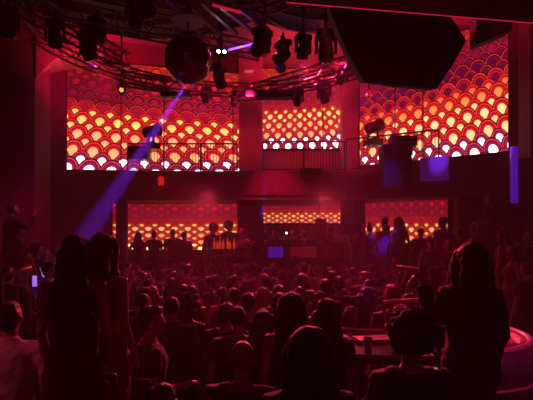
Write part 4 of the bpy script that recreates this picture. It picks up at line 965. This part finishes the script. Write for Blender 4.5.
# things held or carried near the camera
def phone(p, rx, rz, label, on=True, sc=1.0):
    root = empty('mobile_phone', p, rz, label, 'phone'); root.rotation_euler.x = rx; root.scale = (sc, sc, sc)
    bm = nb(); box(bm, (0, 0, 0), (.074, .009, .15), bev=.004); finish('phone_body', bm, 'rig', root)
    bm = nb(); box(bm, (0, -.0052, 0), (.066, .0015, .138)); finish('phone_display', bm, 'phone_screen' if on else 'lens', root)
    bm = nb(); tube(bm, [(.024, .0045, .058), (.024, .007, .058)], [.006, .005], 10); finish('flash', bm, 'white_led', root)
phone(pt(34, 281, 5.35), .2, .3, 'lit phone held by the man in violet light at left')
phone(pt(43, 272, 6.4), .3, -.4, 'phone glowing violet on the left terrace, right of the lit one')
phone(pt(166, 292, 4.9), .2, 1.2, 'phone held up in the dark crowd, left of centre', False)
root = empty('shoulder_bag', pt(106, 378, 2.55), .5, 'small dark bag on a glittering chain at the woman in front at left', 'bag')
bm = nb(); box(bm, (0, 0, -.03), (.13, .05, .10), bev=.02); finish('bag_body', bm, 'black', root, True)
bm = nb(); box(bm, (.0, -.036, -.01), (.026, .012, .012), Matrix.Rotation(.7, 3, 'Y'), bev=.003); finish('clasp', bm, 'chrome', root)
bm = nb(); ell(bm, (.02, -.036, -.05), (.010, .008, .012), None, 2); finish('charm', bm, 'chrome', root, True)
bm = nb(); A = pt(92, 312, 2.60)-root.location; A.rotate(Matrix.Rotation(-.5, 3, 'Z')); n = 26
for k in range(n):
    t = k/(n-1); p = A.lerp(Vector((0, 0, .03)), t)+Vector((.018*math.sin(t*7), 0, 0)); ell(bm, p, (.009, .006, .008), Matrix.Rotation(k*1.1, 3, 'Z'), 1)
finish('chain', bm, 'chrome', root)
root = empty('stemmed_glass', pt(439, 358, 2.05), 0, 'slim stemmed glass held before the tall woman at right', 'glass')
bm = nb(); tube(bm, [(0, 0, .03), (0, 0, .07), (0, 0, .14)], [.006, .022, .024], 14, False); finish('bowl', bm, M['lens'], root, True)
bm = nb(); cyl(bm, (0, 0, -.05), (0, 0, .03), .004, 8); finish('stem', bm, 'chrome', root)
bm = nb(); tube(bm, [(0, 0, -.055), (0, 0, -.05)], [.028, .024], 16); finish('foot', bm, 'chrome', root)
root = empty('drinking_glass', pt(435, 277, 2.62), 0, 'sparkling drink in the raised hand of the tall woman at right', 'glass')
bm = nb(); tube(bm, [(0, 0, -.05), (0, 0, -.045), (0, 0, .05)], [.026, .028, .034], 16, False); finish('tumbler', bm, mat('clear_glass', (.7, .6, .6), .05, .3, var=.05), root, True)
bm = nb(); cyl(bm, (0, 0, -.03), (.02, 0, .11), .003, 6); finish('straw', bm, 'leather', root)

# small fittings of the balcony front and the stage wall
a = pt(117, 250, 12.9); e = pt(127, 200, 12.9); bm = nb(); box(bm, ((a.x+e.x)/2, 12.9, 1.75), (e.x-a.x, .22, 3.4)); struct('trim_5', bm, 'wall')
bm = nb(); tube(bm, [(0, 0, -.12), (0, 0, -.10), (0, 0, .10), (0, 0, .13)], [.05, .08, .08, .04], 14); o = finish('wall_lantern', bm, glow('lantern', (.8, .01, .02), .8)); o.location = pt(161, 181, 12.45)
tag(o, 'small red glowing lantern on the balcony front below the left screen', 'light')
bm = nb(); cyl(bm, (0, .02, .13), (0, .02, .2), .01, 6); finish('hook', bm, 'rig', o)
for k, (x, y, w_) in enumerate(((137, 174, 'left'), (276, 193, 'middle'), (356, 182, 'right'))):
    bm = nb(); torus(bm, (0, 0, 0), .07, .012, 0, 2*PI, 20, 6)
    for v in bm.verts: v.co = Vector((v.co.x, v.co.z, v.co.y))
    o = finish('ring_fitting', bm, 'chrome', None, True); o.location = pt(x, y, 12.50); tag(o, w_+' small shiny ring hung on the balcony front', 'ring fitting', 'ring fittings on the balcony front')  # chrome rings stand in for small pale ring lights
